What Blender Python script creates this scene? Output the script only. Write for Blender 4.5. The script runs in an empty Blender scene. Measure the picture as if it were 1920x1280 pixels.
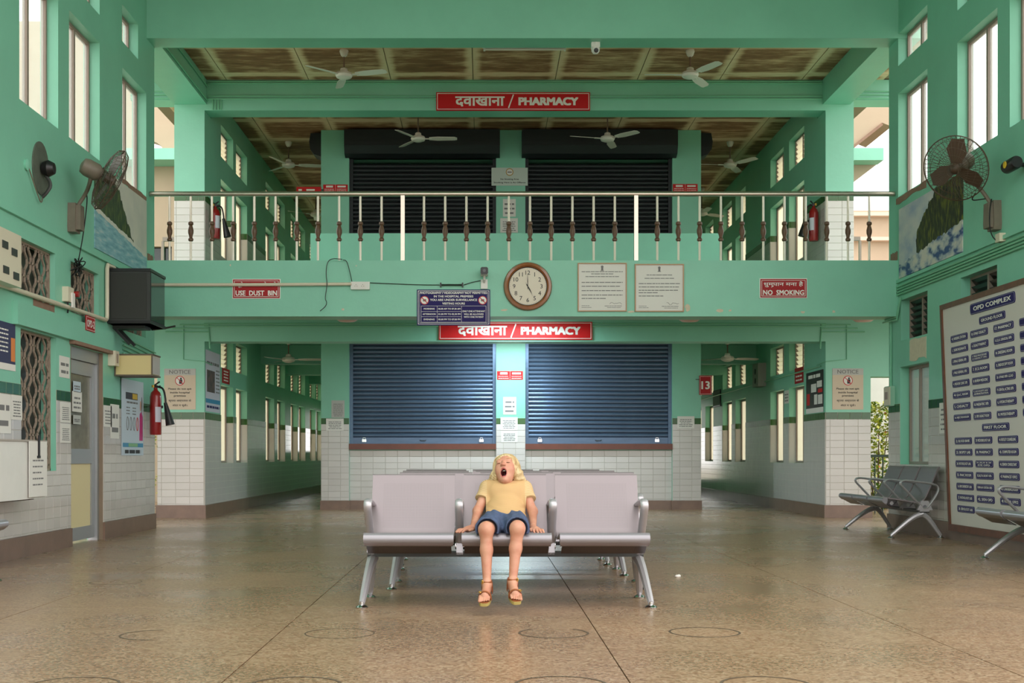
import bpy, bmesh, math, random
import numpy as np
from mathutils import Vector, Matrix, Euler
random.seed(7)
PI = math.pi
SC = bpy.context.scene
COL = SC.collection

# ---------------------------------------------------------------- camera
FPX, PX, PY, EYE = 2350.0, 905.0, 855.0, 0.876      # focal length and principal point in 1920x1280 pixels, eye height (m)
cam = bpy.data.cameras.new('camera')
cam.sensor_width = 36.0
cam.lens = FPX / 1920 * 36.0
cam.shift_x = (960 - PX) / 1920
cam.shift_y = (PY - 640) / 1920
cam.clip_end = 300
cam_ob = bpy.data.objects.new('camera', cam)
cam_ob.location = (0, 0, EYE)
cam_ob.rotation_euler = (PI / 2, 0, 0)
COL.objects.link(cam_ob)
SC.camera = cam_ob

# ---------------------------------------------------------------- sky and exposure
world = bpy.data.worlds.new('overcast_sky')
SC.world = world
world.use_nodes = True
bg = world.node_tree.nodes['Background']
bg.inputs[0].default_value = (1.0, 0.975, 0.945, 1)
bg.inputs[1].default_value = 1.0
SC.view_settings.view_transform = 'Standard'
SC.view_settings.look = 'None'
SC.view_settings.gamma = 1.0
SC.view_settings.exposure = 1.55
SC.view_settings.use_curve_mapping = False

# ---------------------------------------------------------------- plan of the place (metres; camera at x=0, y=0, looking along +y)
XL, XR = -4.0, 4.95          # inner faces of the hall's side walls
YF, YB = 14.92, 15.27        # front and back of the hall's end beams
YC = 17.8                    # column line behind the gallery
YP = 20.6                    # pharmacy front
CLX, CRX = -3.95, 4.87       # corridor side walls
PLX, PRX = -2.65, 3.58       # pharmacy block
YE = 31.5                    # far end of corridors
F2 = 3.10                    # first-floor level
CZ = 6.22                    # upper ceiling

# ---------------------------------------------------------------- helpers
def P(x, y, d):
    """point of the place at depth d that the photograph's pixel (x, y) shows"""
    return Vector(((x - PX) * d / FPX, d, EYE - (y - PY) * d / FPX))

def WL(x, y, X=XL):
    d = FPX * X / (x - PX)
    return Vector((X, d, EYE - (y - PY) * d / FPX))

class MB:
    def __init__(self):
        self.v = []; self.f = []; self.m = []
    def quad(self, pts, mi=0):
        n = len(self.v); self.v += [tuple(p) for p in pts]
        self.f.append(tuple(range(n, n + len(pts)))); self.m.append(mi); return self
    def box(self, x0, x1, y0, y1, z0, z1, mi=0):
        if x0 > x1: x0, x1 = x1, x0
        if y0 > y1: y0, y1 = y1, y0
        if z0 > z1: z0, z1 = z1, z0
        n = len(self.v)
        self.v += [(x0,y0,z0),(x1,y0,z0),(x1,y1,z0),(x0,y1,z0),(x0,y0,z1),(x1,y0,z1),(x1,y1,z1),(x0,y1,z1)]
        for q in ((0,3,2,1),(4,5,6,7),(0,1,5,4),(1,2,6,5),(2,3,7,6),(3,0,4,7)):
            self.f.append(tuple(n + i for i in q)); self.m.append(mi)
        return self
    def obox(self, M, sx, sy, sz, mi=0):
        n0 = len(self.v)
        self.box(-sx/2, sx/2, -sy/2, sy/2, -sz/2, sz/2, mi)
        for i in range(n0, len(self.v)):
            self.v[i] = tuple(M @ Vector(self.v[i]))
        return self
    def bar(self, a, b, w, t, up=(0,0,1), mi=0, w2=None, t2=None):
        """square bar from a to b; w across, t along 'up'"""
        a = Vector(a); b = Vector(b); d = (b - a).normalized(); up = Vector(up)
        s = d.cross(up)
        if s.length < 1e-4: s = d.cross(Vector((1,0,0)))
        s.normalize(); u = s.cross(d).normalized()
        w2 = w if w2 is None else w2; t2 = t if t2 is None else t2
        n = len(self.v)
        for p, ww, tt in ((a, w, t), (b, w2, t2)):
            for i, j in ((-1,-1),(1,-1),(1,1),(-1,1)):
                self.v.append(tuple(p + s*(i*ww/2) + u*(j*tt/2)))
        for q in ((0,3,2,1),(4,5,6,7),(0,1,5,4),(1,2,6,5),(2,3,7,6),(3,0,4,7)):
            self.f.append(tuple(n + i for i in q)); self.m.append(mi)
        return self
    def tube(self, pts, r, n=8, closed=False, flat=None, mi=0, cap=True, side=None):
        """tube along a path; r a number or one per point; flat=(a,b) half axes with 'side' as the a direction"""
        pts = [Vector(p) for p in pts]; k = len(pts)
        rr = r if isinstance(r, (list, tuple)) else [r]*k
        base = len(self.v)
        prev = None
        for i, p in enumerate(pts):
            if closed: d = pts[(i+1) % k] - pts[i-1]
            else: d = pts[min(i+1, k-1)] - pts[max(i-1, 0)]
            d.normalize()
            if side is not None: s = Vector(side) - d*Vector(side).dot(d)
            elif prev is not None: s = prev - d*prev.dot(d)
            else:
                s = d.cross(Vector((0,0,1)))
                if s.length < .05: s = d.cross(Vector((0,1,0)))
            s.normalize(); prev = s; u = d.cross(s).normalized()
            for j in range(n):
                a = 2*PI*j/n
                if flat: q = s*(flat[0]*math.cos(a)) + u*(flat[1]*math.sin(a))
                else: q = s*(rr[i]*math.cos(a)) + u*(rr[i]*math.sin(a))
                self.v.append(tuple(p + q))
        for i in range(k if closed else k-1):
            for j in range(n):
                a = base + i*n + j; b = base + i*n + (j+1) % n
                c = base + ((i+1) % k)*n + (j+1) % n; d = base + ((i+1) % k)*n + j
                self.f.append((a, b, c, d)); self.m.append(mi)
        if not closed and cap:
            self.f.append(tuple(base + j for j in reversed(range(n)))); self.m.append(mi)
            self.f.append(tuple(base + (k-1)*n + j for j in range(n))); self.m.append(mi)
        return self
    def cyl(self, a, b, r, r2=None, n=12, mi=0):
        return self.tube([a, b], [r, r if r2 is None else r2], n=n, mi=mi)
    def lathe(self, prof, n=16, M=None, mi=0, cap=True):
        """profile [(r, z)] turned about z, then placed by M"""
        base = len(self.v); M = M or Matrix()
        for r, z in prof:
            for j in range(n):
                a = 2*PI*j/n
                self.v.append(tuple(M @ Vector((r*math.cos(a), r*math.sin(a), z))))
        for i in range(len(prof)-1):
            for j in range(n):
                self.f.append((base+i*n+j, base+i*n+(j+1)%n, base+(i+1)*n+(j+1)%n, base+(i+1)*n+j)); self.m.append(mi)
        if cap:
            self.f.append(tuple(base+j for j in reversed(range(n)))); self.m.append(mi)
            k = len(prof)-1
            self.f.append(tuple(base+k*n+j for j in range(n))); self.m.append(mi)
        return self
    def prism(self, poly, w0, w1, fn=None, mi=0):
        """polygon (a, b) extruded from w0 to w1; fn(a, b, w) -> point"""
        fn = fn or (lambda a, b, w: (a, b, w))
        n = len(poly); base = len(self.v)
        for w in (w0, w1):
            for a, b in poly: self.v.append(tuple(fn(a, b, w)))
        self.f.append(tuple(base+i for i in reversed(range(n)))); self.m.append(mi)
        self.f.append(tuple(base+n+i for i in range(n))); self.m.append(mi)
        for i in range(n):
            j = (i+1) % n
            self.f.append((base+i, base+j, base+n+j, base+n+i)); self.m.append(mi)
        return self
    def mesh(self, name, mats, smooth=False, fix=False):
        me = bpy.data.meshes.new(name)
        me.from_pydata(self.v, [], self.f)
        for m in (mats if isinstance(mats, (list, tuple)) else [mats]): me.materials.append(m)
        if any(self.m): me.polygons.foreach_set('material_index', self.m)
        if fix:
            bm = bmesh.new(); bm.from_mesh(me); bmesh.ops.recalc_face_normals(bm, faces=bm.faces[:]); bm.to_mesh(me); bm.free()
        me.update()
        if smooth:
            me.shade_smooth(); me.set_sharp_from_angle(angle=math.radians(smooth if smooth is not True else 40))
        return me
    def build(self, name, mats, parent=None, smooth=False, fix=False, kind=None):
        return link(name, self.mesh(name, mats, smooth, fix), parent, kind)

def link(name, me, parent=None, kind=None, loc=None, rot=None):
    o = bpy.data.objects.new(name, me); COL.objects.link(o)
    if parent is not None: o.parent = parent
    if loc is not None: o.location = loc
    if rot is not None: o.rotation_euler = rot
    if kind: o['kind'] = kind
    return o

LABELS = {}
def tag(o, label, cat, group=None, kind=None):
    o['label'] = label; o['category'] = cat
    if group: o['group'] = group
    if kind: o['kind'] = kind
    return o

def thing(name, label, cat, loc=(0,0,0), rot=(0,0,0), group=None, kind=None):
    o = bpy.data.objects.new(name, None); COL.objects.link(o)
    o.empty_display_size = .05
    o.location = loc; o.rotation_euler = rot
    return tag(o, label, cat, group, kind)

def dup(root, loc=None, rot=None, label=None, group=None, keep_scale=True):
    r = root.copy(); COL.objects.link(r)
    if loc is not None: r.location = loc
    if rot is not None: r.rotation_euler = rot
    if label: r['label'] = label
    if group: r['group'] = group
    for ch in [c for c in root.children]:
        c = ch.copy(); COL.objects.link(c); c.parent = r
        for g in [g for g in ch.children]:
            d = g.copy(); COL.objects.link(d); d.parent = c
    return r

ROT = {'F': (PI/2, 0, 0), 'L': (PI/2, 0, PI/2), 'R': (PI/2, 0, -PI/2), 'B': (PI/2, 0, PI)}

# ---------------------------------------------------------------- lettering
_tc = {}
def text_mesh(s, w, h, mat, bold=0.0, res=2):
    """flat lettering centred on the origin that fills w x h (either may be None)"""
    key = (s, w, h, mat.name, bold, res)
    if key in _tc: return _tc[key]
    cu = bpy.data.curves.new('lettering', 'FONT'); cu.body = s; cu.resolution_u = res; cu.align_x = 'CENTER'
    ob = bpy.data.objects.new('lettering', cu)
    src = bpy.data.meshes.new_from_object(ob)
    n = len(src.vertices); co = np.empty(n*3); src.vertices.foreach_get('co', co); co = co.reshape(-1, 3)
    faces = [tuple(p.vertices) for p in src.polygons]
    bpy.data.objects.remove(ob); bpy.data.curves.remove(cu); bpy.data.meshes.remove(src)
    if bold:
        parts = []; ff = []
        for i, (dx, dy) in enumerate(((-1,-.7),(1,-.7),(1,.7),(-1,.7),(0,0))):
            c = co.copy(); c[:,0] += dx*bold; c[:,1] += dy*bold; c[:,2] += i*3e-4; parts.append(c)
            ff += [tuple(v + i*n for v in f) for f in faces]
        co = np.concatenate(parts); faces = ff
    lo, hi = co.min(0), co.max(0); size = hi - lo
    sx = w/size[0] if w else h/size[1]
    sy = h/size[1] if h else w/size[0]
    co = (co - (lo+hi)/2) * np.array([sx, sy, 1.0])
    me = bpy.data.meshes.new('lettering'); me.from_pydata(co.tolist(), [], faces); me.materials.append(mat); me.update()
    _tc[key] = me
    return me

def letter(parent, s, u, v, wz, w=None, h=None, mat=None, bold=0.0, rz=0, name='lettering', res=2):
    o = link(name, text_mesh(s, w, h, mat, bold, res), parent, loc=(u, v, wz), rot=(0,0,rz))
    return o

# ---------------------------------------------------------------- materials
def mat(name, col, rough=.5, metal=0.0, var=0.0, vscale=4.0, col2=None, bump=0.0, bscale=60.0, emit=None, estr=0, spec=.5, rand=0.0, coat=0.0, stretch=None, detail=4.0):
    m = bpy.data.materials.new(name); m.use_nodes = True
    nt = m.node_tree; b = nt.nodes['Principled BSDF']
    b.inputs['Base Color'].default_value = (*col, 1); b.inputs['Roughness'].default_value = rough
    b.inputs['Metallic'].default_value = metal; b.inputs['Specular IOR Level'].default_value = spec
    if coat: b.inputs['Coat Weight'].default_value = coat; b.inputs['Coat Roughness'].default_value = .1
    if emit: b.inputs['Emission Color'].default_value = (*emit, 1); b.inputs['Emission Strength'].default_value = estr
    src = None
    if var or bump:
        tc = nt.nodes.new('ShaderNodeTexCoord'); vec = tc.outputs['Object']
        if stretch:
            mp = nt.nodes.new('ShaderNodeMapping'); mp.inputs['Scale'].default_value = stretch
            nt.links.new(vec, mp.inputs['Vector']); vec = mp.outputs['Vector']
    if var:
        nz = nt.nodes.new('ShaderNodeTexNoise'); nz.inputs['Scale'].default_value = vscale; nz.inputs['Detail'].default_value = detail
        nz.inputs['Roughness'].default_value = .6
        nt.links.new(vec, nz.inputs['Vector'])
        cr = nt.nodes.new('ShaderNodeValToRGB')
        c2 = col2 or tuple(c*(1-var) for c in col)
        cr.color_ramp.elements[0].position = .35; cr.color_ramp.elements[1].position = .68
        cr.color_ramp.elements[0].color = (*c2, 1); cr.color_ramp.elements[1].color = (*col, 1)
        nt.links.new(nz.outputs['Fac'], cr.inputs['Fac']); src = cr.outputs['Color']
    if rand:
        oi = nt.nodes.new('ShaderNodeObjectInfo')
        hs = nt.nodes.new('ShaderNodeHueSaturation')
        mr = nt.nodes.new('ShaderNodeMapRange'); mr.inputs['To Min'].default_value = 1-rand; mr.inputs['To Max'].default_value = 1+rand*.4
        nt.links.new(oi.outputs['Random'], mr.inputs['Value']); nt.links.new(mr.outputs['Result'], hs.inputs['Value'])
        if src is not None: nt.links.new(src, hs.inputs['Color'])
        else: hs.inputs['Color'].default_value = (*col, 1)
        src = hs.outputs['Color']
    if src is not None: nt.links.new(src, b.inputs['Base Color'])
    if bump:
        n2 = nt.nodes.new('ShaderNodeTexNoise'); n2.inputs['Scale'].default_value = bscale; n2.inputs['Detail'].default_value = 3
        nt.links.new(vec, n2.inputs['Vector'])
        bp = nt.nodes.new('ShaderNodeBump'); bp.inputs['Strength'].default_value = bump; bp.inputs['Distance'].default_value = .01
        nt.links.new(n2.outputs['Fac'], bp.inputs['Height']); nt.links.new(bp.outputs['Normal'], b.inputs['Normal'])
    return m

def srgb(r, g, b):
    f = lambda c: (c/255/12.92) if c/255 <= .04045 else ((c/255+.055)/1.055)**2.4
    return (f(r), f(g), f(b))

M = {}
M['mint'] = mat('mint_paint', srgb(135,203,177), .42, var=.09, vscale=1.3, bump=.12, bscale=25)
M['mint_up'] = M['mint']
M['tile'] = mat('white_tile', srgb(204,198,193), .12, rand=.07)
M['tile_many'] = mat('white_tile_joined', srgb(202,196,192), .14, var=.05, vscale=3)
M['tile_green'] = mat('green_tile', srgb(40,92,32), .15, rand=.12, var=.2, vscale=9)
M['grout'] = mat('grout', srgb(184,178,168), .8)
M['skirting'] = mat('terrazzo_skirting', srgb(128,100,84), .3, var=.25, vscale=5, bump=.05)
M['brick'] = mat('bare_plaster', srgb(150,118,100), .85, var=.2, vscale=12)
M['patch'] = mat('bare_patch', srgb(214,202,178), .8, var=.12, vscale=20)
M['cream'] = mat('cream_paint', srgb(182,162,138), .7, var=.08, vscale=1.2)
M['white'] = mat('white_paint', srgb(228,226,220), .4, var=.05, vscale=6)
M['paper'] = mat('paper', srgb(226,222,216), .7)
M['paper_grey'] = mat('grey_paper', srgb(188,188,184), .7)
M['ink'] = mat('ink', srgb(36,36,40), .6)
M['ink_grey'] = mat('grey_ink', srgb(120,118,118), .7)
M['ink_red'] = mat('red_ink', srgb(190,30,36), .5)
M['red'] = mat('red_sign', srgb(200,22,26), .5, spec=.3)
M['red_dark'] = mat('dark_red_sign', srgb(164,22,28), .5, spec=.3)
M['navy'] = mat('navy_sign', srgb(32,20,92), .55, spec=.25)
M['letter'] = mat('white_letter', srgb(236,232,226), .5)
M['pipe'] = mat('ivory_conduit', srgb(214,204,182), .35)
M['pipe_mint'] = mat('mint_conduit', srgb(122,190,156), .4)
M['alu'] = mat('aluminium', srgb(168,170,172), .4, .6)
M['steel'] = mat('stainless_steel', srgb(196,184,170), .28, .9, var=.06, vscale=20)
M['baluster'] = mat('painted_baluster', srgb(226,216,200), .3, .2)
M['wood_turn'] = mat('turned_wood', srgb(104,74,52), .4, var=.25, vscale=20)
M['wood_frame'] = mat('teak_frame', srgb(112,64,40), .4, var=.3, vscale=12, stretch=(1,1,8))
M['clock_wood'] = mat('clock_rim', srgb(150,84,30), .18, var=.25, vscale=8, coat=.6)
M['fan'] = mat('fan_white', srgb(226,216,206), .35)
M['fan_dark'] = mat('fan_brown', srgb(80,62,48), .4)
M['fan_base'] = mat('fan_grey', srgb(120,110,96), .5, var=.15, vscale=10)
M['black'] = mat('black_plastic', srgb(24,24,26), .4)
M['darkgrey'] = mat('dark_grey_metal', srgb(52,54,52), .45, var=.15, vscale=5)
M['glass_dark'] = mat('dark_glass', srgb(40,52,50), .06)
M['jali'] = mat('concrete_screen', srgb(160,142,126), .8, var=.15, vscale=14)
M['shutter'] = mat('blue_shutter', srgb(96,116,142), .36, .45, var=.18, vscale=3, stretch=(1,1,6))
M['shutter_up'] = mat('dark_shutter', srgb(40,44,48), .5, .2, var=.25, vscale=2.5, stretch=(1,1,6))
M['sill'] = mat('red_oxide_sill', srgb(112,58,42), .35, var=.2, vscale=7)
M['yellow_panel'] = mat('cream_panel', srgb(214,196,140), .45)
M['ext_red'] = mat('extinguisher_red', srgb(146,20,22), .3, coat=.4)
M['chrome'] = mat('chrome', srgb(206,206,208), .14, 1.0)
M['leg'] = mat('cast_leg', srgb(182,178,182), .3, .45)
M['ground'] = mat('outside_ground', srgb(170,160,140), .9, var=.2, vscale=2)
M['leaf'] = mat('leaf', srgb(156,164,40), .5, rand=.3)
M['iron'] = mat('green_iron', srgb(40,58,44), .5)
M['tube'] = mat('lit_tube', (1,1,1), .4, emit=(.9,.97,1.0), estr=9)
M['tube_off'] = mat('tube_off', srgb(220,214,206), .3)

def glass_mat(name, tint, alpha_gloss=.12, trans=.9):
    m = bpy.data.materials.new(name); m.use_nodes = True; nt = m.node_tree
    for n in list(nt.nodes):
        if n.type == 'BSDF_PRINCIPLED': nt.nodes.remove(n)
    out = nt.nodes['Material Output']
    t = nt.nodes.new('ShaderNodeBsdfTransparent'); t.inputs[0].default_value = (*tint, 1)
    tr = nt.nodes.new('ShaderNodeBsdfTranslucent'); tr.inputs[0].default_value = (*tint, 1)
    g = nt.nodes.new('ShaderNodeBsdfGlossy'); g.inputs['Roughness'].default_value = .05
    a = nt.nodes.new('ShaderNodeMixShader'); a.inputs[0].default_value = 1-trans
    b = nt.nodes.new('ShaderNodeMixShader'); b.inputs[0].default_value = alpha_gloss
    nt.links.new(t.outputs[0], a.inputs[1]); nt.links.new(tr.outputs[0], a.inputs[2])
    nt.links.new(a.outputs[0], b.inputs[1]); nt.links.new(g.outputs[0], b.inputs[2])
    nt.links.new(b.outputs[0], out.inputs['Surface'])
    return m
M['pane'] = glass_mat('window_glass', (.92,.96,.94), .05, .85)
M['pane_frost'] = glass_mat('frosted_glass', (.95,.92,.80), .06, .3)
M['pane_dark'] = glass_mat('tinted_glass', (.45,.52,.50), .12, .7)

def floor_mat():
    m = bpy.data.materials.new('terrazzo'); m.use_nodes = True; nt = m.node_tree; b = nt.nodes['Principled BSDF']
    tc = nt.nodes.new('ShaderNodeTexCoord'); geo = nt.nodes.new('ShaderNodeNewGeometry'); pos = geo.outputs['Position']
    v = nt.nodes.new('ShaderNodeTexVoronoi'); v.inputs['Scale'].default_value = 85
    nt.links.new(pos, v.inputs['Vector'])
    cr = nt.nodes.new('ShaderNodeValToRGB'); e = cr.color_ramp.elements
    e[0].position = 0; e[0].color = (*srgb(120,90,67), 1); e[1].position = 1; e[1].color = (*srgb(176,152,124), 1)
    x = e.new(.3); x.color = (*srgb(146,115,87), 1); x = e.new(.62); x.color = (*srgb(160,129,101), 1)
    sp = nt.nodes.new('ShaderNodeSeparateColor'); nt.links.new(v.outputs['Color'], sp.inputs[0]); nt.links.new(sp.outputs[0], cr.inputs['Fac'])
    n = nt.nodes.new('ShaderNodeTexNoise'); n.inputs['Scale'].default_value = .9; n.inputs['Detail'].default_value = 5
    nt.links.new(pos, n.inputs['Vector'])
    mr = nt.nodes.new('ShaderNodeMapRange'); mr.inputs['From Min'].default_value = .3; mr.inputs['From Max'].default_value = .7
    mr.inputs['To Min'].default_value = .82; mr.inputs['To Max'].default_value = 1.08
    nt.links.new(n.outputs['Fac'], mr.inputs['Value'])
    hs = nt.nodes.new('ShaderNodeHueSaturation'); nt.links.new(cr.outputs['Color'], hs.inputs['Color']); nt.links.new(mr.outputs['Result'], hs.inputs['Value'])
    nt.links.new(hs.outputs['Color'], b.inputs['Base Color'])
    mr2 = nt.nodes.new('ShaderNodeMapRange'); mr2.inputs['From Min'].default_value = .3; mr2.inputs['From Max'].default_value = .7
    mr2.inputs['To Min'].default_value = .2; mr2.inputs['To Max'].default_value = .36
    nt.links.new(n.outputs['Fac'], mr2.inputs['Value']); nt.links.new(mr2.outputs['Result'], b.inputs['Roughness'])
    b.inputs['Specular IOR Level'].default_value = .5
    return m
M['floor'] = floor_mat()

def stain_mat():
    """water-stained fibre sheets: blotches of brown mould, a little paler along the joints"""
    m = bpy.data.materials.new('stained_sheet'); m.use_nodes = True; nt = m.node_tree; b = nt.nodes['Principled BSDF']
    geo = nt.nodes.new('ShaderNodeNewGeometry')
    def noise(sc, st, det, ro=.6):
        mp = nt.nodes.new('ShaderNodeMapping'); mp.inputs['Scale'].default_value = st; nt.links.new(geo.outputs['Position'], mp.inputs['Vector'])
        n = nt.nodes.new('ShaderNodeTexNoise'); n.inputs['Scale'].default_value = sc; n.inputs['Detail'].default_value = det; n.inputs['Roughness'].default_value = ro
        nt.links.new(mp.outputs['Vector'], n.inputs['Vector']); return n.outputs['Fac']
    def ma(op, x, y=None, z=None):
        n = nt.nodes.new('ShaderNodeMath'); n.operation = op
        for k, q in enumerate((x, y, z)):
            if q is None: continue
            if isinstance(q, (int, float)): n.inputs[k].default_value = q
            else: nt.links.new(q, n.inputs[k])
        return n.outputs[0]
    tc = nt.nodes.new('ShaderNodeTexCoord'); sx = nt.nodes.new('ShaderNodeSeparateXYZ'); nt.links.new(tc.outputs['Generated'], sx.inputs[0])
    def edge(sock):
        r = nt.nodes.new('ShaderNodeMapRange'); r.inputs['From Min'].default_value = .5; r.inputs['From Max'].default_value = .38; r.interpolation_type = 'SMOOTHSTEP'
        nt.links.new(ma('ABSOLUTE', ma('SUBTRACT', sock, .5)), r.inputs['Value']); return r.outputs['Result']
    e2 = ma('MULTIPLY', edge(sx.outputs[0]), edge(sx.outputs[1]))
    fine = noise(2.2, (1.2, 6.0, 1), 9, .7); big = noise(.8, (1, 1.6, 1), 3)
    v = ma('MULTIPLY_ADD', fine, .9, ma('MULTIPLY_ADD', big, .8, ma('MULTIPLY_ADD', e2, .48, -.72)))
    cr = nt.nodes.new('ShaderNodeValToRGB'); e = cr.color_ramp.elements
    e[0].position = .2; e[0].color = (*srgb(230,196,160), 1); e[1].position = .92; e[1].color = (*srgb(92,54,32), 1)
    x = e.new(.42); x.color = (*srgb(208,164,126), 1); x = e.new(.62); x.color = (*srgb(146,98,64), 1)
    nt.links.new(v, cr.inputs['Fac']); nt.links.new(cr.outputs['Color'], b.inputs['Base Color']); b.inputs['Roughness'].default_value = .8
    return m
M['stain'] = stain_mat()
# ================================================================ STRUCTURE
def wall_mb(u0, u1, v0, v1, holes, fn, t):
    """wall panel with rectangular holes; fn(u, v, w): w=0 room face, w=t far face"""
    us = sorted({u0, u1, *[h[0] for h in holes], *[h[1] for h in holes]}); us = [u for u in us if u0 <= u <= u1]
    vs = sorted({v0, v1, *[h[2] for h in holes], *[h[3] for h in holes]}); vs = [v for v in vs if v0 <= v <= v1]
    def solid(i, j):
        if not (0 <= i < len(us)-1 and 0 <= j < len(vs)-1): return False
        cu, cv = (us[i]+us[i+1])/2, (vs[j]+vs[j+1])/2
        return not any(h[0] < cu < h[1] and h[2] < cv < h[3] for h in holes)
    mb = MB()
    for i in range(len(us)-1):
        for j in range(len(vs)-1):
            if not solid(i, j): continue
            a, b, c, d = us[i], us[i+1], vs[j], vs[j+1]
            mb.quad([fn(a,c,0), fn(b,c,0), fn(b,d,0), fn(a,d,0)])
            mb.quad([fn(a,c,t), fn(a,d,t), fn(b,d,t), fn(b,c,t)])
            if not solid(i-1, j): mb.quad([fn(a,c,0), fn(a,d,0), fn(a,d,t), fn(a,c,t)])
            if not solid(i+1, j): mb.quad([fn(b,c,0), fn(b,c,t), fn(b,d,t), fn(b,d,0)])
            if not solid(i, j-1): mb.quad([fn(a,c,0), fn(a,c,t), fn(b,c,t), fn(b,c,0)])
            if not solid(i, j+1): mb.quad([fn(a,d,0), fn(b,d,0), fn(b,d,t), fn(a,d,t)])
    return mb

def struct(name, mb, m, label, cat, smooth=False):
    o = mb.build(name, m, None, smooth, fix=True)
    return tag(o, label, cat, None, 'structure')

_tile_cache = {}
def tile_mesh(w, h, t, m):
    key = (round(w,3), round(h,3), t, m.name)
    if key not in _tile_cache:
        mb = MB(); e = .0025
        # a tile with a softened rim
        n = 0
        mb.v = [(0,0,0),(w,0,0),(w,h,0),(0,h,0),(0,0,t-e),(w,0,t-e),(w,h,t-e),(0,h,t-e),(e,e,t),(w-e,e,t),(w-e,h-e,t),(e,h-e,t)]
        mb.f = [(0,1,5,4),(1,2,6,5),(2,3,7,6),(3,0,4,7),(4,5,9,8),(5,6,10,9),(6,7,11,10),(7,4,8,11),(8,9,10,11)]
        mb.m = [0]*9
        _tile_cache[key] = mb.mesh('tile', m)
    return _tile_cache[key]

TILE_COUNT = {}
def tiles(parent, face, plane, u0, u1, v0, v1, holes=(), tw=.2, th=.1, m='tile', name='tile', joined=False, cap=300, bed=True, t=.008, g=.004, uoff=0.0):
    """tiles over a wall rectangle (u along the wall, v up); each tile its own part up to cap, the rest one joined part"""
    far = MB()
    cells = []
    nu0 = math.floor((u0-uoff)/tw); nv = int(math.ceil((v1-v0)/th - 1e-6))
    i = nu0
    while uoff + i*tw < u1 - 1e-4:
        a, b = max(u0, uoff+i*tw), min(u1, uoff+(i+1)*tw)
        for j in range(nv):
            d = v1 - j*th; c = max(v0, d - th)
            cells.append((a, b, c, d))
        i += 1
    out = []
    for cell in cells:
        rects = [cell]
        for h in holes:
            nr = []
            for (a, b, c, d) in rects:
                if h[1] <= a or h[0] >= b or h[3] <= c or h[2] >= d: nr.append((a,b,c,d)); continue
                if h[0] > a: nr.append((a, h[0], c, d))
                if h[1] < b: nr.append((h[1], b, c, d))
                aa, bb = max(a, h[0]), min(b, h[1])
                if h[2] > c: nr.append((aa, bb, c, h[2]))
                if h[3] < d: nr.append((aa, bb, h[3], d))
            rects = nr
        out += [r for r in rects if r[1]-r[0] > .012 and r[3]-r[2] > .012]
    cnt = TILE_COUNT.setdefault((parent.name, name), 0)
    mm = M[m]
    for (a, b, c, d) in out:
        a += g/2; b -= g/2; c += g/2; d -= g/2
        if joined or cnt >= cap:
            if face == 'F': far.box(a, b, plane, plane-t, c, d)
            elif face == 'L': far.box(plane, plane+t, a, b, c, d)
            elif face == 'R': far.box(plane, plane-t, a, b, c, d)
            elif face == 'B': far.box(a, b, plane, plane+t, c, d)
            continue
        me = tile_mesh(b-a, d-c, t, mm)
        loc = {'F': (a, plane, c), 'L': (plane, a, c), 'R': (plane, b, c), 'B': (b, plane, c)}[face]
        o = bpy.data.objects.new(name, me); COL.objects.link(o); o.parent = parent; o.location = loc; o.rotation_euler = ROT[face]
        cnt += 1
    TILE_COUNT[(parent.name, name)] = cnt
    if far.v: far.build(name + '_field', M['tile_many'] if m == 'tile' else mm, parent, kind='stuff')
    if bed:
        s = {'F': lambda u, v, w: (u, plane-.004+w, v), 'L': lambda u, v, w: (plane+.004-w, u, v),
             'R': lambda u, v, w: (plane-.004+w, u, v), 'B': lambda u, v, w: (u, plane+.004-w, v)}[face]
        wall_mb(u0, u1, v0, v1, list(holes), s, .004).build('grout_bed', M['grout'], parent)

BAND = (1.40, 1.50)       # green tile course
SKIRT = .18

# ---------------------------------------------------------------- floor: terrazzo panels with dark joints
fl = struct('floor', MB().box(-8, 9, -6, YE+.5, -.12, -.012), mat('joint_strip', srgb(58,48,40), .6), 'polished brown terrazzo floor laid in large square panels', 'floor')
pan = 1.58
for i in range(-5, 7):
    for j in range(-5, 21):
        x0, y0 = -1.01 + (i)*pan, .96 + j*pan
        x1, y1 = x0 + pan, y0 + pan
        if x1 < -7.9 or x0 > 8.9 or y0 > YE or y1 < -5: continue
        key = 'panel'
        if key not in _tile_cache:
            _tile_cache[key] = MB().box(.003, pan-.003, .003, pan-.003, -.012, 0).mesh('floor_panel', M['floor'])
        link('floor_panel', _tile_cache[key], fl, loc=(x0, y0, 0))
ring_mat = mat('worn_ring_paint', srgb(92,78,64), .5)
def ring(x, y, r=.172, a0=0, a1=2*PI, w=.012):
    p = P(x, y, EYE*FPX/(y-PY)); mb = MB(); n = 40
    for k in range(n):
        s, e = a0+(a1-a0)*k/n, a0+(a1-a0)*(k+1)/n
        mb.quad([(p.x+(r-w/2)*math.cos(s), p.y+(r-w/2)*math.sin(s), .0012), (p.x+(r+w/2)*math.cos(s), p.y+(r+w/2)*math.sin(s), .0012),
                 (p.x+(r+w/2)*math.cos(e), p.y+(r+w/2)*math.sin(e), .0012), (p.x+(r-w/2)*math.cos(e), p.y+(r-w/2)*math.sin(e), .0012)])
    o = mb.build('floor_ring', ring_mat, fl); return o
for a in ((1321,1185), (1038,1186.5,.17,2.2,7.2), (637,1187,.17,0,2*PI,.007), (292,1190,.17,1.6,4.9,.01), (217,1091,.175,2.6,7.0,.008), (262,1065,.17,0,5.8,.006),
          (40,1067,.17,2.5,6,.006), (585,1086,.15,0,1.7,.007), (137,1284,.17,0,PI,.01), (553,1284,.175,.3,PI-.2,.014), (1052,1283,.175,0,PI,.014), (1437,1283,.17,0,PI,.012)):
    ring(*a)
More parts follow.
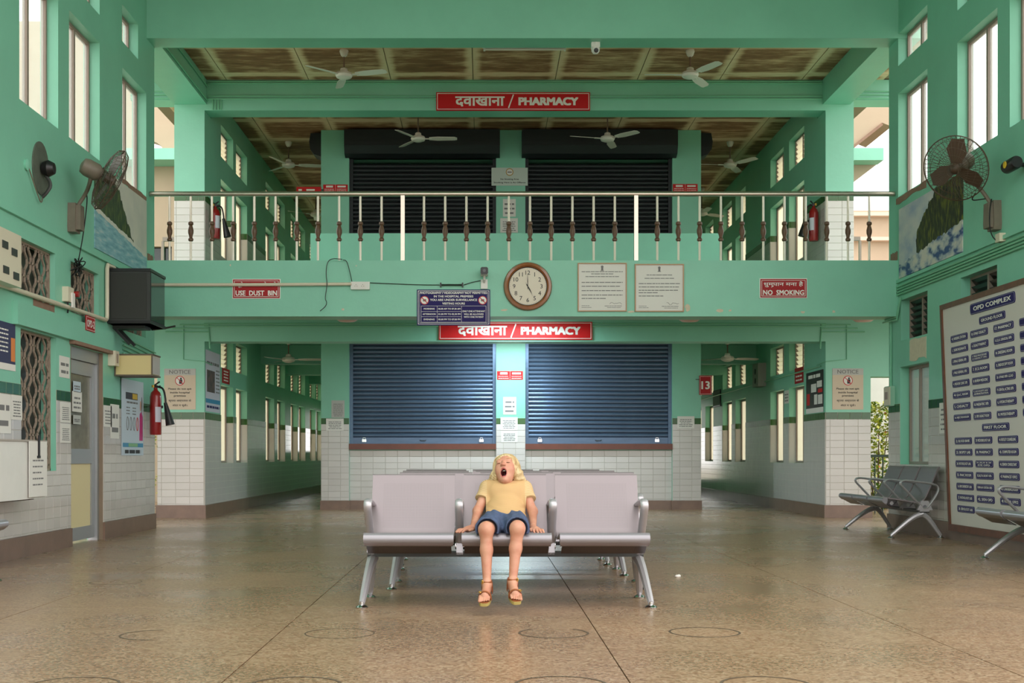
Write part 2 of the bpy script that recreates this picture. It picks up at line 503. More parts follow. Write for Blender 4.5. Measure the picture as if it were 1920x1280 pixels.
cp = MB(); 
for dx, dz, rr in ((0, .006, .02), (.012, .008, .014)): cp.lathe([(rr*.7, -.006), (rr, .002), (rr*.55, .012), (0.002, .014)], 9, Matrix.Translation((dx, 0, dz)))
po = cp.build('paper_scrap', M['paper'], None, True); po.location = P(1270, 1082, EYE*FPX/(1082-PY)); tag(po, 'small crumpled white paper scrap on the floor right of the benches', 'litter')

# ---------------------------------------------------------------- hall side walls
WZ = (3.96, 5.19)
near_bays = [(9.0, 9.98), (7.4, 8.38), (5.8, 6.78), (4.2, 5.18), (2.6, 3.58), (1.0, 1.98), (-.6,.38), (-2.2,-1.22)]  # bays out of view, added to let more daylight in
bays_L = [(10.82, 11.81), (12.12, 13.09), (13.91, 14.9)]
bays_R = [(10.8, 11.77), (12.05, 13.07), (13.95, 14.93)]
big_L = [(a, b, *WZ) for a, b in bays_L + near_bays]
big_R = [(a, b, *WZ) for a, b in bays_R + near_bays]
cle_L = [(13.9, 14.55, 5.48, 5.89), (12.12, 13.09, 5.48, 5.89), (10.82, 11.81, 5.48, 5.89)] + [(a, b, 5.48, 5.89) for a, b in near_bays]
cle_R = [(13.95, 14.93, 5.52, 5.9), (12.05, 13.07, 5.52, 5.9), (10.8, 11.77, 5.52, 5.9)] + [(a, b, 5.52, 5.9) for a, b in near_bays]
jal_L = [(10.85, 11.73, 2.28, 2.77), (12.17, 13.06, 2.28, 2.77), (13.95, 14.88, 2.28, 2.77)]
tall_jal = (10.85, 11.75, .74, 1.985)
door_hole = (12.16, 13.2, 0, 1.96)
lou_R = [(13.95, 14.83, 2.24, 2.72), (12.06, 12.98, 2.24, 2.72)]
tall_R = [(13.9, 14.86, .78, 1.93), (12.05, 13.0, .78, 1.93)]
holes_L = big_L + cle_L + jal_L + [tall_jal, door_hole]
holes_R = big_R + cle_R + lou_R + tall_R
HZ = 6.9
wl = struct('wall_left', wall_mb(-5, YB, 0, HZ, holes_L, lambda u, v, w: (XL-w, u, v), .17), M['mint'], 'mint green hall wall on the left with tiled base', 'wall')
wr = struct('wall_right', wall_mb(8.5, YB, 0, HZ, [h for h in holes_R if h[0] > 8.5], lambda u, v, w: (XR+w, u, v), .17), M['mint'], 'mint green hall wall on the right with tiled base', 'wall')  # ends short of the camera to let daylight onto the left wall
lowL = [tall_jal, door_hole]; lowR = tall_R
tiles(wl, 'L', XL, 9.6, YB, SKIRT, BAND[0], lowL, uoff=.05)
tiles(wl, 'L', XL, 9.6, YB, BAND[0], BAND[1], lowL, .15, .1, 'tile_green', 'green_tile')
tiles(wl, 'L', XL, 1.0, 9.6, SKIRT, BAND[0], lowL, joined=True)
tiles(wl, 'L', XL, 1.0, 9.6, BAND[0], BAND[1], lowL, .15, .1, 'tile_green', 'green_tile', joined=True)
tiles(wr, 'R', XR, 10.4, YB, SKIRT, BAND[0], lowR)
tiles(wr, 'R', XR, 10.4, YB, BAND[0], BAND[1], lowR, .15, .1, 'tile_green', 'green_tile')
tiles(wr, 'R', XR, 8.5, 10.4, SKIRT, BAND[0], lowR, joined=True)
tiles(wr, 'R', XR, 8.5, 10.4, BAND[0], BAND[1], lowR, .15, .1, 'tile_green', 'green_tile', joined=True)
bl = MB()
for a, b in ((-5, 12.16), (13.2, YB+.012)): bl.box(XL-.01, XL+.022, a, b, 0, SKIRT)
struct('baseboard_left', bl, M['skirting'], 'brown terrazzo skirting along the left hall wall, broken by the door', 'baseboard')
struct('baseboard_right', MB().box(XR-.022, XR+.01, 8.5, YB+.012, 0, SKIRT), M['skirting'], 'brown terrazzo skirting along the right hall wall', 'baseboard')
# tiled ends and raised ledge course
led = MB().box(XL, XL+.03, -5, YB, 2.93, 2.965)
led.build('ledge', M['mint'], wl)
lint = MB().box(XL-.01, XL+.05, 10.65, 13.42, 2.0, 2.2); lint.build('lintel', M['mint'], wl)
MB().box(XR-.03, XR, 8.5, YB, 2.93, 2.965).build('ledge', M['mint'], wr)

# end beams of the hall and ceiling
struct('trim_1', MB().box(XL-.28, XR+.28, YF, YB, 5.85, HZ), M['mint'], 'deep mint green beam across the top of the hall above the gallery', 'beam')
fas = struct('trim_2', MB().box(XL-.02, XR+.02, YF, YB+.03, 2.54, 3.206), M['mint'], 'mint green gallery edge beam that carries the railing, clock and signs', 'beam')
struct('ceiling', MB().box(XL-.3, XR+.3, 6.6, YB, HZ, HZ+.2), M['mint'], 'hall ceiling high above the benches', 'ceiling')  # unseen; stops short of the camera so sky light reaches the hall
# peeled paint spots on the gallery beam
def spot(parent, x, y, w, h, Y=YF, seed=0):
    rnd = random.Random(seed); p = P(x, y, Y); n = 11; poly = []
    for k in range(n):
        a = 2*PI*k/n; r = rnd.uniform(.6, 1.1)
        poly.append((p.x + w/2*r*math.cos(a), p.z + h/2*r*math.sin(a)))
    MB().prism(poly, 0, .0025, lambda a, b, w_: (a, Y-w_, b)).build('paint_chip', M['patch'], parent, fix=True)
for k, (x, y, w, h) in enumerate(((1349,582,.09,.05),(1369,582,.04,.03),(1505,585,.05,.035),(1563,584,.045,.035),(1184,584,.1,.03),(1289,577,.07,.09),(945,581,.09,.03),(643,580,.05,.035),(668,498,.02,.02),(432,497,.02,.03))):
    spot(fas, x, y, w, h, seed=k)

# side beams, columns, cross beams behind the gallery
struct('trim_3', MB().box(-4.38, -3.92, YB, YC, 5.87, CZ), M['mint'], 'mint green beam running back on the left above the gallery', 'beam')
struct('trim_4', MB().box(4.83, 5.22, YB, YC, 5.87, CZ), M['mint'], 'mint green beam running back on the right above the gallery', 'beam')
ub = struct('trim_5', MB().box(-4.38, 5.27, YC, YC+.36, 5.785, CZ).box(-5.0, -4.38, YC, YC+.36, 5.93, CZ).box(5.27, 5.9, YC, YC+.36, 5.93, CZ), M['mint'], 'mint green cross beam behind the upper pharmacy sign', 'beam')
lb = struct('trim_6', MB().box(CLX, CRX, YC, YC+.36, 2.505, 2.85), M['mint'], 'mint green cross beam behind the lower pharmacy sign', 'beam')
def column(name, x0, x1, z0, z1, label, tile_z=None, face_holes=()):
    mb = MB().box(x0, x1, YC, YC+.45, z0, z1)
    return struct(name, mb, M['mint'], label, 'column')
cl = column('wall_column_left', -4.62, CLX, 0, 2.85, 'ground-floor wall end with notice plate and tiled base left of the corridor')
cr_ = column('wall_column_right', CRX, 5.51, 0, 2.85, 'ground-floor wall end with notice plate and tiled base right of the corridor')
cul = column('wall_pier_left', -4.38, CLX, F2, 5.785, 'upper-floor mint green pier at the left end of the gallery')
cur = column('wall_pier_right', CRX, 5.27, F2, 5.785, 'upper-floor mint green pier at the right end of the gallery')
struct('trim_7', MB().box(-7.0, -4.62, YC, YC+.3, 2.0, 2.85).box(-7.0, -5.1, YC, YC+.3, 0, 2.0), M['mint'], 'mint green wall above the side doorway on the left', 'wall')
struct('trim_8', MB().box(5.51, 8.0, YC, YC+.3, 2.005, 2.85), M['mint'], 'mint green wall above the side doorway on the right', 'wall')
for c, a, b in ((cl, -4.62, CLX), (cr_, CRX, 5.51)):
    tiles(c, 'F', YC, a, b, SKIRT, BAND[0], uoff=a+.06)
    tiles(c, 'F', YC, a, b, BAND[0], BAND[1], (), .17, .1, 'tile_green', 'green_tile', uoff=a)
for c, a, b in ((cul, -4.38, CLX), (cur, CRX, 5.27)):
    tiles(c, 'F', YC, a, b, F2+.1, F2+1.40, uoff=a+.03)
    tiles(c, 'F', YC, a, b, F2+1.40, F2+1.5, (), .17, .1, 'tile_green', 'green_tile', uoff=a)
struct('baseboard_column_left', MB().box(-4.64, CLX+.022, YC-.022, YC+.45, 0, SKIRT), M['skirting'], 'brown terrazzo skirting round the left wall end', 'baseboard')
struct('baseboard_column_right', MB().box(CRX-.022, 5.53, YC-.022, YC+.45, 0, SKIRT), M['skirting'], 'brown terrazzo skirting round the right wall end', 'baseboard')

# slabs
struct('floor_gallery', MB().box(-7.0, 8.0, YB+.03, YC+.4, 2.85, F2).box(-5.0, 5.9, YC+.4, YE, 2.85, F2), M['mint'], 'upper gallery floor slab, mint green underneath', 'floor')  # side wings widened out of view to cut light into the passages
roof = struct('ceiling_gallery', MB().box(-5.0, 5.9, YB, YE, CZ+.016, CZ+.25), mat('roof_slab', srgb(150,126,100), .8), 'stained fibre-sheet ceiling over the upper gallery', 'ceiling')
shx, shy = 1.167, 1.2
sh = MB().box(.006, shx-.006, .006, shy-.006, 0, .014).mesh('ceiling_sheet', M['stain'])
for i in range(-7, 7):
    for j in range(0, 14):
        x0, y0 = 1.03+i*shx, 15.15+j*shy
        if x0 < -5.2 or x0 > 5.0 or y0+shy > YE+.3: continue
        link('ceiling_sheet', sh, roof, loc=(x0, y0, CZ))

struct('wall_light_screen', MB().box(-7.0, -6.85, YB+.3, YC, 0, 2.2).box(7.85, 8.0, YB+.3, YC, 0, 2.2), M['mint'], 'unseen low walls added to cut side light in the passages under the gallery', 'wall')  # unseen screens added to dim the tiled wall ends
# corridor side walls
sL = [18.9, 20.07, 22.8, 24.1, 25.8, 26.95, 28.65, 29.8]
sR = [18.98, 20.27, 23.2, 24.5, 26.46, 27.9, 29.5]
def corr_holes(starts, z):
    return [(s, s+.94, z+.77, z+1.96) for s in starts] + [(s, s+.94, z+2.22, z+2.69) for s in starts]
hL, hR = corr_holes(sL, 0), corr_holes(sR, 0)
hLu = [(s, s+.94, F2+.80, F2+1.96) for s in sL] + [(s, s+.94, F2+2.30, F2+2.78) for s in sL]
hRu = [(s, s+.94, F2+.80, F2+1.96) for s in sR] + [(s, s+.94, F2+2.30, F2+2.78) for s in sR]
wcl = struct('wall_corridor_left', wall_mb(YC+.45, YE, 0, 2.85, hL, lambda u, v, w: (CLX-w, u, v), .2), M['mint'], 'ground-floor left corridor wall with paired windows', 'wall')
wcr = struct('wall_corridor_right', wall_mb(YC+.45, YE, 0, 2.85, hR, lambda u, v, w: (CRX+w, u, v), .2), M['mint'], 'ground-floor right corridor wall with paired windows', 'wall')
wul = struct('wall_upper_left', wall_mb(YC+.45, YE, F2, CZ, hLu, lambda u, v, w: (CLX-w, u, v), .2), M['mint'], 'upper-floor left corridor wall with paired windows', 'wall')
wur = struct('wall_upper_right', wall_mb(YC+.45, YE, F2, CZ, hRu, lambda u, v, w: (CRX+w, u, v), .2), M['mint'], 'upper-floor right corridor wall with paired windows', 'wall')
for w_, face, pl, hh, z in ((wcl, 'L', CLX, hL, 0), (wcr, 'R', CRX, hR, 0), (wul, 'L', CLX, hLu, F2), (wur, 'R', CRX, hRu, F2)):
    hh = [h for h in hh if h[2] < z+1.2]
    tiles(w_, face, pl, YC, YE, z+SKIRT, z+BAND[0], hh, joined=True)
    tiles(w_, face, pl, YC, YE, z+BAND[0], z+BAND[1], hh, .15, .1, 'tile_green', 'green_tile', joined=True)
    # tiled window reveals (far sides, facing the hall)
    rv = MB(); rg = MB()
    for h in hh:
        s = -1 if face == 'L' else 1
        rv.box(pl, pl+s*.12, h[1]-.006, h[1]+.001, h[2], z+BAND[0]); rg.box(pl, pl+s*.12, h[1]-.006, h[1]+.001, z+BAND[0], z+BAND[1])
    rv.build('reveal_tile', M['tile_many'], w_, kind='stuff'); rg.build('reveal_green_tile', M['tile_green'], w_, kind='stuff')
struct('baseboard_corridor_left', MB().box(CLX-.01, CLX+.022, YC+.45, YE, 0, SKIRT), M['skirting'], 'brown terrazzo skirting in the left corridor', 'baseboard')
struct('baseboard_corridor_right', MB().box(CRX-.022, CRX+.01, YC+.45, YE, 0, SKIRT), M['skirting'], 'brown terrazzo skirting in the right corridor', 'baseboard')
# corridor ceiling beams and ends
cb = MB()
for y in (22.3, 25.3, 28.5):
    for a, b in ((CLX, PLX), (PRX, CRX)): cb.box(a, b, y, y+.3, 2.52, 2.85)
struct('trim_9', cb, M['mint'], 'mint green cross beams in the ground-floor corridors', 'beam')
we = wall_mb(-4.3, 5.3, 0, CZ, [(PRX+.15, CRX-.15, .3, 2.2), (CLX+.3, PLX-.3, 1.0, 2.0), (PRX+.15, CRX-.15, F2+.9, F2+2.2), (CLX+.15, PLX-.15, F2+.9, F2+2.2)], lambda u, v, w: (u, YE+w, v), .2)
struct('wall_back', we, M['mint'], 'far end wall of the corridors with window openings', 'wall')

# ---------------------------------------------------------------- pharmacy block
SH = [(-2.19, .22), (.70, 3.11)]          # shutter openings
wp = struct('wall_pharmacy', wall_mb(PLX, PRX, 0, 2.85, [(a, b, 1.08, 2.78) for a, b in SH], lambda u, v, w: (u, YP+w, v), .35), M['mint'], 'ground-floor pharmacy front with tiled base and two shuttered counters', 'wall')
wpu = struct('wall_pharmacy_upper', wall_mb(PLX, PRX, F2, CZ, [(a, b, 4.0, 5.76) for a, b in SH], lambda u, v, w: (u, YP+w, v), .35), M['mint'], 'upper-floor pharmacy front with two shuttered counters', 'wall')
struct('wall_pharmacy_sides', MB().box(PLX, PLX+.2, YP+.35, YE, 0, CZ).box(PRX-.2, PRX, YP+.35, YE, 0, CZ), M['mint'], 'mint green side walls of the pharmacy block along both corridors', 'wall')
cols = [(PLX, -2.19), (.22, .70), (3.11, PRX)]
pc = MB()
for a, b in cols: pc.box(a, b, YP-.05, YP, 0, 2.85)
pc.build('pier_face', M['mint'], wp, fix=True)
pcu = MB()
for a, b in cols: pcu.box(a, b, YP-.05, YP, F2, CZ)
pcu.build('pier_face', M['mint'], wpu, fix=True)
for a, b in cols:
    tiles(wp, 'F', YP-.05, a, b, .148, BAND[0], uoff=a+.12, cap=300)
    tiles(wp, 'F', YP-.05, a, b, BAND[0], BAND[1], (), .16, .1, 'tile_green', 'green_tile', uoff=a)
    tiles(wpu, 'F', YP-.05, a, b, 4.2, 4.40, uoff=a+.12)
    tiles(wpu, 'F', YP-.05, a, b, 4.40, 4.50, (), .16, .1, 'tile_green', 'green_tile', uoff=a)
for a, b in SH: tiles(wp, 'F', YP, a, b, .148, .97, cap=420)
bp_ = MB()
for a, b in cols: bp_.box(a-.012, b+.012, YP-.072, YP, 0, .148)
for a, b in SH: bp_.box(a, b, YP-.022, YP, 0, .148)
struct('baseboard_pharmacy', bp_, M['skirting'], 'brown terrazzo skirting along the pharmacy front', 'baseboard')
struct('trim_10', MB().box(-2.48, 3.41, 18.05, 18.2, F2, 4.085), M['mint'], 'low mint green parapet on the upper floor in front of the pharmacy shutters', 'wall')
# ================================================================ WINDOWS, DOORS, SHUTTERS
_wc = {}
WN = [0]
def window(kind, face, plane, hole, label):
    u0, u1, v0, v1 = hole; W = u1-u0; Hh = v1-v0
    WN[0] += 1
    t = thing('window_%d' % WN[0], label, 'window', (plane, (u0+u1)/2, v0), ROT[face], kind='structure')
    key = (kind, round(W,3), round(Hh,3))
    if key not in _wc:
        parts = []
        a = W/2
        if kind in ('big', 'cle', 'tall', 'tallR'):
            fr = MB(); k = .035; w0, w1 = -.15, -.105
            fr.box(-a, a, 0, k, w0, w1).box(-a, a, Hh-k, Hh, w0, w1).box(-a, -a+k, k, Hh-k, w0, w1).box(a-k, a, k, Hh-k, w0, w1)
            parts.append(('window_frame', fr.mesh('window_frame', M['wframe'])))
            mx = {'big': .0, 'cle': .0, 'tall': 0.0, 'tallR': -.12}[kind]
            parts.append(('mullion', MB().box(mx-.022, mx+.022, k, Hh-k, w0, w1).mesh('mullion', M['wframe'])))
            pm = {'big': 'pane', 'cle': 'pane', 'tall': 'pane_frost', 'tallR': 'pane_dark'}[kind]
            parts.append(('pane', MB().box(-a+k, mx-.022, k, Hh-k, -.13, -.125).mesh('pane', M[pm])))
            parts.append(('pane', MB().box(mx+.022, a-k, k, Hh-k, -.13, -.125).mesh('pane', M[pm])))
        elif kind in ('louvre', 'louvreR'):
            fr = MB(); k = .025; w0, w1 = -.16, -.1
            fr.box(-a, a, 0, k, w0, w1).box(-a, a, Hh-k, Hh, w0, w1).box(-a, -a+k, k, Hh-k, w0, w1).box(a-k, a, k, Hh-k, w0, w1)
            parts.append(('window_frame', fr.mesh('window_frame', M['wframe'])))
            parts.append(('mullion', MB().box(-.02, .02, k, Hh-k, w0, w1).mesh('mullion', M['wframe'])))
            if kind == 'louvreR': parts.append(('backing', MB().box(-a, a, 0, Hh, -.175, -.165).mesh('backing', M['dusty'])))  # dark sheet in place of the unlit room behind
            n = max(5, int(Hh/.07))
            for s in (-1, 1):
                for q in range(n):
                    zc = k + (Hh-2*k)*(q+.5)/n
                    mb = MB(); mb.obox(Matrix.Translation((s*a/2, zc, -.13)) @ Matrix.Rotation(math.radians(38), 4, 'X'), a-.05, (Hh-2*k)/n*1.25, .005)
                    parts.append(('louvre_blade', mb.mesh('louvre_blade', M['pane_frost'] if kind == 'louvre' else M['pane_dark'])))  # darker blades on the hall louvres also stand for the dark room behind
        elif kind == 'jali':
            mb = MB(); cw, ch, r = .21, .27, .0145
            nx = int(round(W/cw)); cw = W/nx
            def seg(p, q): mb.bar((p[0], p[1], -.06), (q[0], q[1], -.06), r*1.4, .014, (0,0,1))
            ny = int(math.ceil(Hh/ch))+1
            for i in range(nx+1):
                off = 0 if i % 2 == 0 else ch/2
                x = -a + i*cw
                for j in range(-1, ny+1):
                    y0 = j*ch + off
                    # bulb pairs: a vertical bar then two diagonals round an elongated hole
                    pts = [(x-cw*.16, y0), (x-cw*.16, y0+ch*.42), (x-cw*.42, y0+ch*.62), (x-cw*.42, y0+ch*.80), (x-cw*.16, y0+ch)]
                    for sgn in (-1, 1):
                        pp = [(x+sgn*(p[0]-x), p[1]) for p in pts]
                        for p, q in zip(pp, pp[1:]):
                            y_0, y_1 = max(0, min(p[1], Hh)), max(0, min(q[1], Hh))
                            if abs(y_0-y_1) < .004: continue
                            if abs(p[0]) > a+.001 and abs(q[0]) > a+.001: continue
                            seg((max(-a, min(a, p[0])), y_0), (max(-a, min(a, q[0])), y_1))
                    yb = y0 + ch*.21
                    if 0 < yb < Hh: seg((max(-a, x-cw*.3), yb), (min(a, x+cw*.3), yb))
            parts.append(('lattice', mb.mesh('lattice', M['jali'])))
            parts.append(('border', MB().box(-a, a, 0, .02, -.08, -.05).box(-a, a, Hh-.02, Hh, -.08, -.05).box(-a, -a+.02, 0, Hh, -.08, -.05).box(a-.02, a, 0, Hh, -.08, -.05).mesh('border', M['jali'])))
            parts.append(('pane', MB().box(-a, a, 0, Hh, -.15, -.14).mesh('pane', M['dusty'])))  # dark sheet stands for the unlit room behind the lattice
        _wc[key] = parts
    for nm, me in _wc[key]: link(nm, me, t, kind='stuff' if nm == 'lattice' else None)
    return t
M['wframe'] = mat('window_frame_paint', srgb(150,132,122), .5)
M['dusty'] = mat('dark_room_sheet', srgb(46,42,36), .3, var=.3, vscale=6)  # room darkness put into the colour of the sheets behind openings
ordn = ['nearest', 'second', 'third', 'fourth', 'fifth', 'sixth', 'seventh', 'eighth', 'ninth', 'tenth', 'eleventh']
def many(kind, face, plane, holes, fmt, base=0):
    for i, h in enumerate(sorted(holes)): window(kind, face, plane, h, fmt % ordn[i+base] if '%s' in fmt else fmt)
for side, face, plane, big, cle in (('left', 'L', XL, big_L, cle_L), ('right', 'R', XR, [h for h in big_R if h[0] > 8.5], [h for h in cle_R if h[0] > 8.5])):
    b = sorted(big); nb = len(b)
    for i, h in enumerate(b):
        window('big', face, plane, h, 'tall two-pane upper window in the %s hall wall, %s from the gallery' % (side, ['nearest','second','third','fourth','fifth','sixth','seventh','eighth','ninth','tenth','eleventh'][nb-1-i]))
    c = sorted(cle)
    for i, h in enumerate(c):
        window('cle', face, plane, h, 'small clerestory window high in the %s hall wall, %s from the gallery' % (side, ordn[len(c)-1-i]))
window('jali', 'L', XL, jal_L[0], 'concrete lattice vent above the tall lattice window, beside the meter box')
window('jali', 'L', XL, jal_L[1], 'concrete lattice vent above the door with the small red plate')
window('jali', 'L', XL, jal_L[2], 'concrete lattice vent mostly hidden behind the boxed television')
window('jali', 'L', XL, tall_jal, 'tall concrete lattice window beside the glazed door')
window('louvreR', 'R', XR, lou_R[0], 'glass louvre vent above the narrow tall window by the grey wall bench')
window('louvreR', 'R', XR, lou_R[1], 'glass louvre vent peeking out above the directory board')
window('tallR', 'R', XR, tall_R[0], 'narrow tall window with grey frame behind the grey wall bench')
window('tallR', 'R', XR, tall_R[1], 'narrow tall window hidden behind the directory board')
for side, face, plane, hl, hu in (('left', 'L', CLX, hL, hLu), ('right', 'R', CRX, hR, hRu)):
    for lvl, hh, z in (('ground-floor', hl, 0), ('upper-floor', hu, F2)):
        for i, h in enumerate(sorted(x for x in hh if x[2] < z+1.2)):
            window('tall', face, plane, h, 'tall frosted window in the %s %s corridor, %s from the hall' % (lvl, side, ordn[i]))
        for i, h in enumerate(sorted(x for x in hh if x[2] > z+1.2)):
            window('louvre', face, plane, h, 'glass louvre vent in the %s %s corridor, %s from the hall' % (lvl, side, ordn[i]))

# ---------------------------------------------------------------- glazed door on the left
dr = thing('door_1', 'grey aluminium door with dusty glass above and cream panel below', 'door', (XL, (door_hole[0]+door_hole[1])/2, 0), ROT['L'], kind='structure')
a = (door_hole[1]-door_hole[0])/2
fr = MB().box(-a, -a+.06, 0, 1.96, -.14, -.04).box(a-.06, a, 0, 1.96, -.14, -.04).box(-a+.06, a-.06, 1.84, 1.96, -.14, -.04)
fr.build('door_frame', M['alu'], dr)
leaf = MB().box(-a+.065, -a+.13, .03, 1.835, -.12, -.07).box(a-.16, a-.065, .03, 1.835, -.12, -.07).box(-a+.13, a-.16, 1.70, 1.835, -.12, -.07).box(-a+.13, a-.16, .80, .95, -.12, -.07).box(-a+.13, a-.16, .03, .16, -.12, -.07)
leaf.build('door_leaf', M['alu'], dr)
MB().box(-a+.13, a-.16, .95, 1.70, -.10, -.09).build('door_pane', mat('dusty_door_glass', srgb(128,122,98), .25, var=.3, vscale=8), dr)
MB().box(-a+.13, a-.16, .16, .80, -.105, -.085).build('door_panel', mat('door_cream', srgb(226,208,160), .5), dr)
MB().bar((-a+.1, .98, -.05), (-a+.1, 1.10, -.05), .02, .03).build('door_handle', M['chrome'], dr)
MB().box(-a, -a+.02, 0, 1.96, -.04, .0).box(a-.001, a, 0, 1.96, -.14, 0).build('door_reveal', mat('reveal_brown', srgb(140,122,102), .7, var=.15), dr)
MB().box(-a-.03, a+.25, 1.965, 2.0, -.02, .055).build('door_head', M['brick'], dr)

# ---------------------------------------------------------------- roller shutters
def shutter(label, x0, x1, z0, z1, ms, upper):
    t = thing('roller_shutter', label, 'shutter', ((x0+x1)/2, YP+.02, z0), (0,0,0), 'roller shutters of the pharmacy counters')
    a = (x1-x0)/2; h = z1-z0
    for s in (-1, 1): MB().box(s*a, s*(a-.055), 0, .09, 0, h).build('guide_rail', ms, t)
    pitch = .069; bot = .105
    n = int((h-bot)/pitch)
    k = ('slat', round(a, 3), ms.name)
    if k not in _wc:
        prof = [(.03, 0), (.012, .008), (.002, .022), (.0, .036), (.006, .052), (.022, .064), (.03, pitch-.002)]
        mb = MB()
        for p, q in zip(prof, prof[1:]): mb.quad([(-a+.05, p[0], p[1]), (a-.05, p[0], p[1]), (a-.05, q[0], q[1]), (-a+.05, q[0], q[1])])
        mb.quad([(-a+.05, .034, 0), (-a+.05, .034, pitch), (a-.05, .034, pitch), (a-.05, .034, 0)])
        _wc[k] = mb.mesh('slat', ms, 50)
    for i in range(n): link('slat', _wc[k], t, loc=(0, .03, bot+i*pitch))
    br = MB().box(-a+.05, a-.05, .025, .06, 0, bot); bo = br.build('bottom_rail', ms, t)
    for s in (-.8, .8):
        lk = MB().box(s*a-.035, s*a+.035, -.005, .025, .03, .075); lk.tube([(s*a-.02, .005, .075), (s*a-.02, .005, .1), (s*a+.02, .005, .1), (s*a+.02, .005, .075)], .006, 6)
        lk.build('padlock', M['chrome'], bo)
    MB().tube([(-.05, .015, .06), (-.03, -.01, .05), (.03, -.01, .05), (.05, .015, .06)], .007, 6).build('pull_handle', M['darkgrey'], bo)
    if upper:
        hd = MB(); prof = [(-.28, h+.42), (-.28, h+.16), (-.22, h+.04), (-.1, h), (.05, h), (.05, h+.42)]
        hd.prism(prof, -a-.06, a+.06, lambda y, z, w: (w, y, z)); hd.build('drum_hood', ms, t, fix=True)
    else:
        hd = MB().tube([(-a, .0, h-.02), (-a*.3, -.01, h-.035), (a*.3, -.01, h-.04), (a, 0, h-.015)], .022, 6)
        hd.box(-a-.02, a+.02, -.03, .06, h-.012, h+.04); hd.build('head_rail', ms, t)
    return t
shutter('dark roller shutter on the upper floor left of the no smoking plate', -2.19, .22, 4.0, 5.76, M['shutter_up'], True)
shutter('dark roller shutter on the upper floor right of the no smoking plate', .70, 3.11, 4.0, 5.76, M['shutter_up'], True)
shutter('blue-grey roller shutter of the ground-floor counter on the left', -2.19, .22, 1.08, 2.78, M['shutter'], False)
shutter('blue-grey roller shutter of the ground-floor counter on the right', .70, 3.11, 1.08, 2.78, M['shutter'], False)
for (a, b), s in zip(SH, ('left', 'right')):
    tag(MB().box(a-.0, b+.0, YP-.07, YP+.12, .985, 1.08).build('counter_sill', M['sill']), 'red-brown stone counter sill under the ground-floor shutter on the %s' % s, 'sill')
for s, x, k in (('left', PLX, -1), ('right', PRX, 1)):
    d = MB().prism([(x+k*.002, 6.19), (x+k*.18, 6.19), (x+k*.205, 6.05), (x+k*.19, 5.93), (x+k*.12, 5.84), (x+k*.002, 5.80)], YP+.02, YP+.36, lambda a, b, w: (a, w, b))
    tag(d.build('shutter_drum', M['shutter_up'], None, 50, True), 'dark rounded shutter drum housing on the %s side of the upper pharmacy' % s, 'housing')

# ---------------------------------------------------------------- gallery railing
rl = thing('gallery_railing', 'steel railing with white balusters and turned wooden sleeves along the gallery', 'railing', (0, YF+.12, 3.206))
MB().tube([(XL+.01, 0, .815), (XR-.01, 0, .815)], .032, 12).build('handrail', M['steel'], rl, True)
bal_me = MB().cyl((0,0,0), (0,0,.79), .014, n=8).mesh('baluster', M['baluster'], True)
slv_me = MB().lathe([(.016,.245),(.03,.255),(.032,.275),(.02,.29),(.022,.31),(.033,.345),(.034,.38),(.024,.42),(.02,.435),(.032,.45),(.03,.475),(.016,.485)], 10).mesh('sleeve', M['wood_turn'], True)
foot_me = MB().lathe([(.024,0),(.024,.012),(.016,.016)], 8).mesh('foot', M['wood_turn'])
post_me = MB().box(-.024, .024, -.024, .024, 0, .80).box(-.03, .03, -.03, .03, 0, .01).mesh('post', M['steel'])
for k in range(34):
    x = 318 + 39.75*k
    X = (x-PX)*(YF+.12)/FPX
    if k in (11, 22): link('post', post_me, rl, loc=(X, 0, 0)); continue
    b = link('baluster', bal_me, rl, loc=(X, 0, 0)); link('sleeve', slv_me, b); link('foot', foot_me, b)
# ================================================================ OUTSIDE
gr = tag(MB().box(-60, 70, -40, 120, -.4, -.13).build('outside_ground', M['ground']), 'pale ground outside the building', 'ground', kind='structure')
def ext(name, mb, m, label, cat, **k): return tag(mb.build(name, m, None, fix=True, **k), label, cat)
# left: stair block of cream plaster
def rect(x0, y0, x1, y1, Y):
    a, b = P(x0, y1, Y), P(x1, y0, Y); return a.x, b.x, a.z, b.z
h = rect(270, 262, 307, 285, 24.0)
lw_ = wall_mb(-10, -4.55, 0, 9.2, [h, rect(270, 462, 302, 500, 24.0), rect(305, 462, 322, 500, 24.0)], lambda u, v, w: (u, 24.0+w, v), .25)
lwo = ext('stair_block', lw_, M['cream'], 'cream plastered stair block outside the gallery on the left', 'building')
MB().prism([(h[1], h[3]), (h[1], h[2]), (h[1]-.05, h[2]+.12), (h[1]-.14, h[3]-.05), (h[1]-.3, h[3])], 0, .25, lambda a, b, w: (a, 24.0+w, b)).build('arch_corner', M['cream'], lwo, fix=True)
bm_ = rect(280, 280, 340, 301, 23.5)
MB().box(-9, -4.5, 23.4, 23.98, bm_[2], bm_[3]).build('band_beam', M['mint'], lwo)
for q in (rect(270, 462, 302, 500, 24.0), rect(305, 462, 322, 500, 24.0)): MB().box(q[0], q[1], 24.12, 24.14, q[2], q[3]).build('dark_pane', M['glass_dark'], lwo)
def ext_rail(label, x0, x1, Y, z0, zt, m):
    t = thing('terrace_railing', label, 'railing', ((x0+x1)/2, Y, z0))
    a = (x1-x0)/2; MB().box(-a, a, -.03, .03, zt-z0-.06, zt-z0).build('top_rail', m, t); MB().box(-a, a, -.02, .02, (zt-z0)*.45, (zt-z0)*.45+.03).build('mid_rail', m, t)
    n = int(2*a/.45)
    for i in range(n+1): MB().box(-a+i*2*a/n-.018, -a+i*2*a/n+.018, -.018, .018, 0, zt-z0-.06).build('post', m, t)
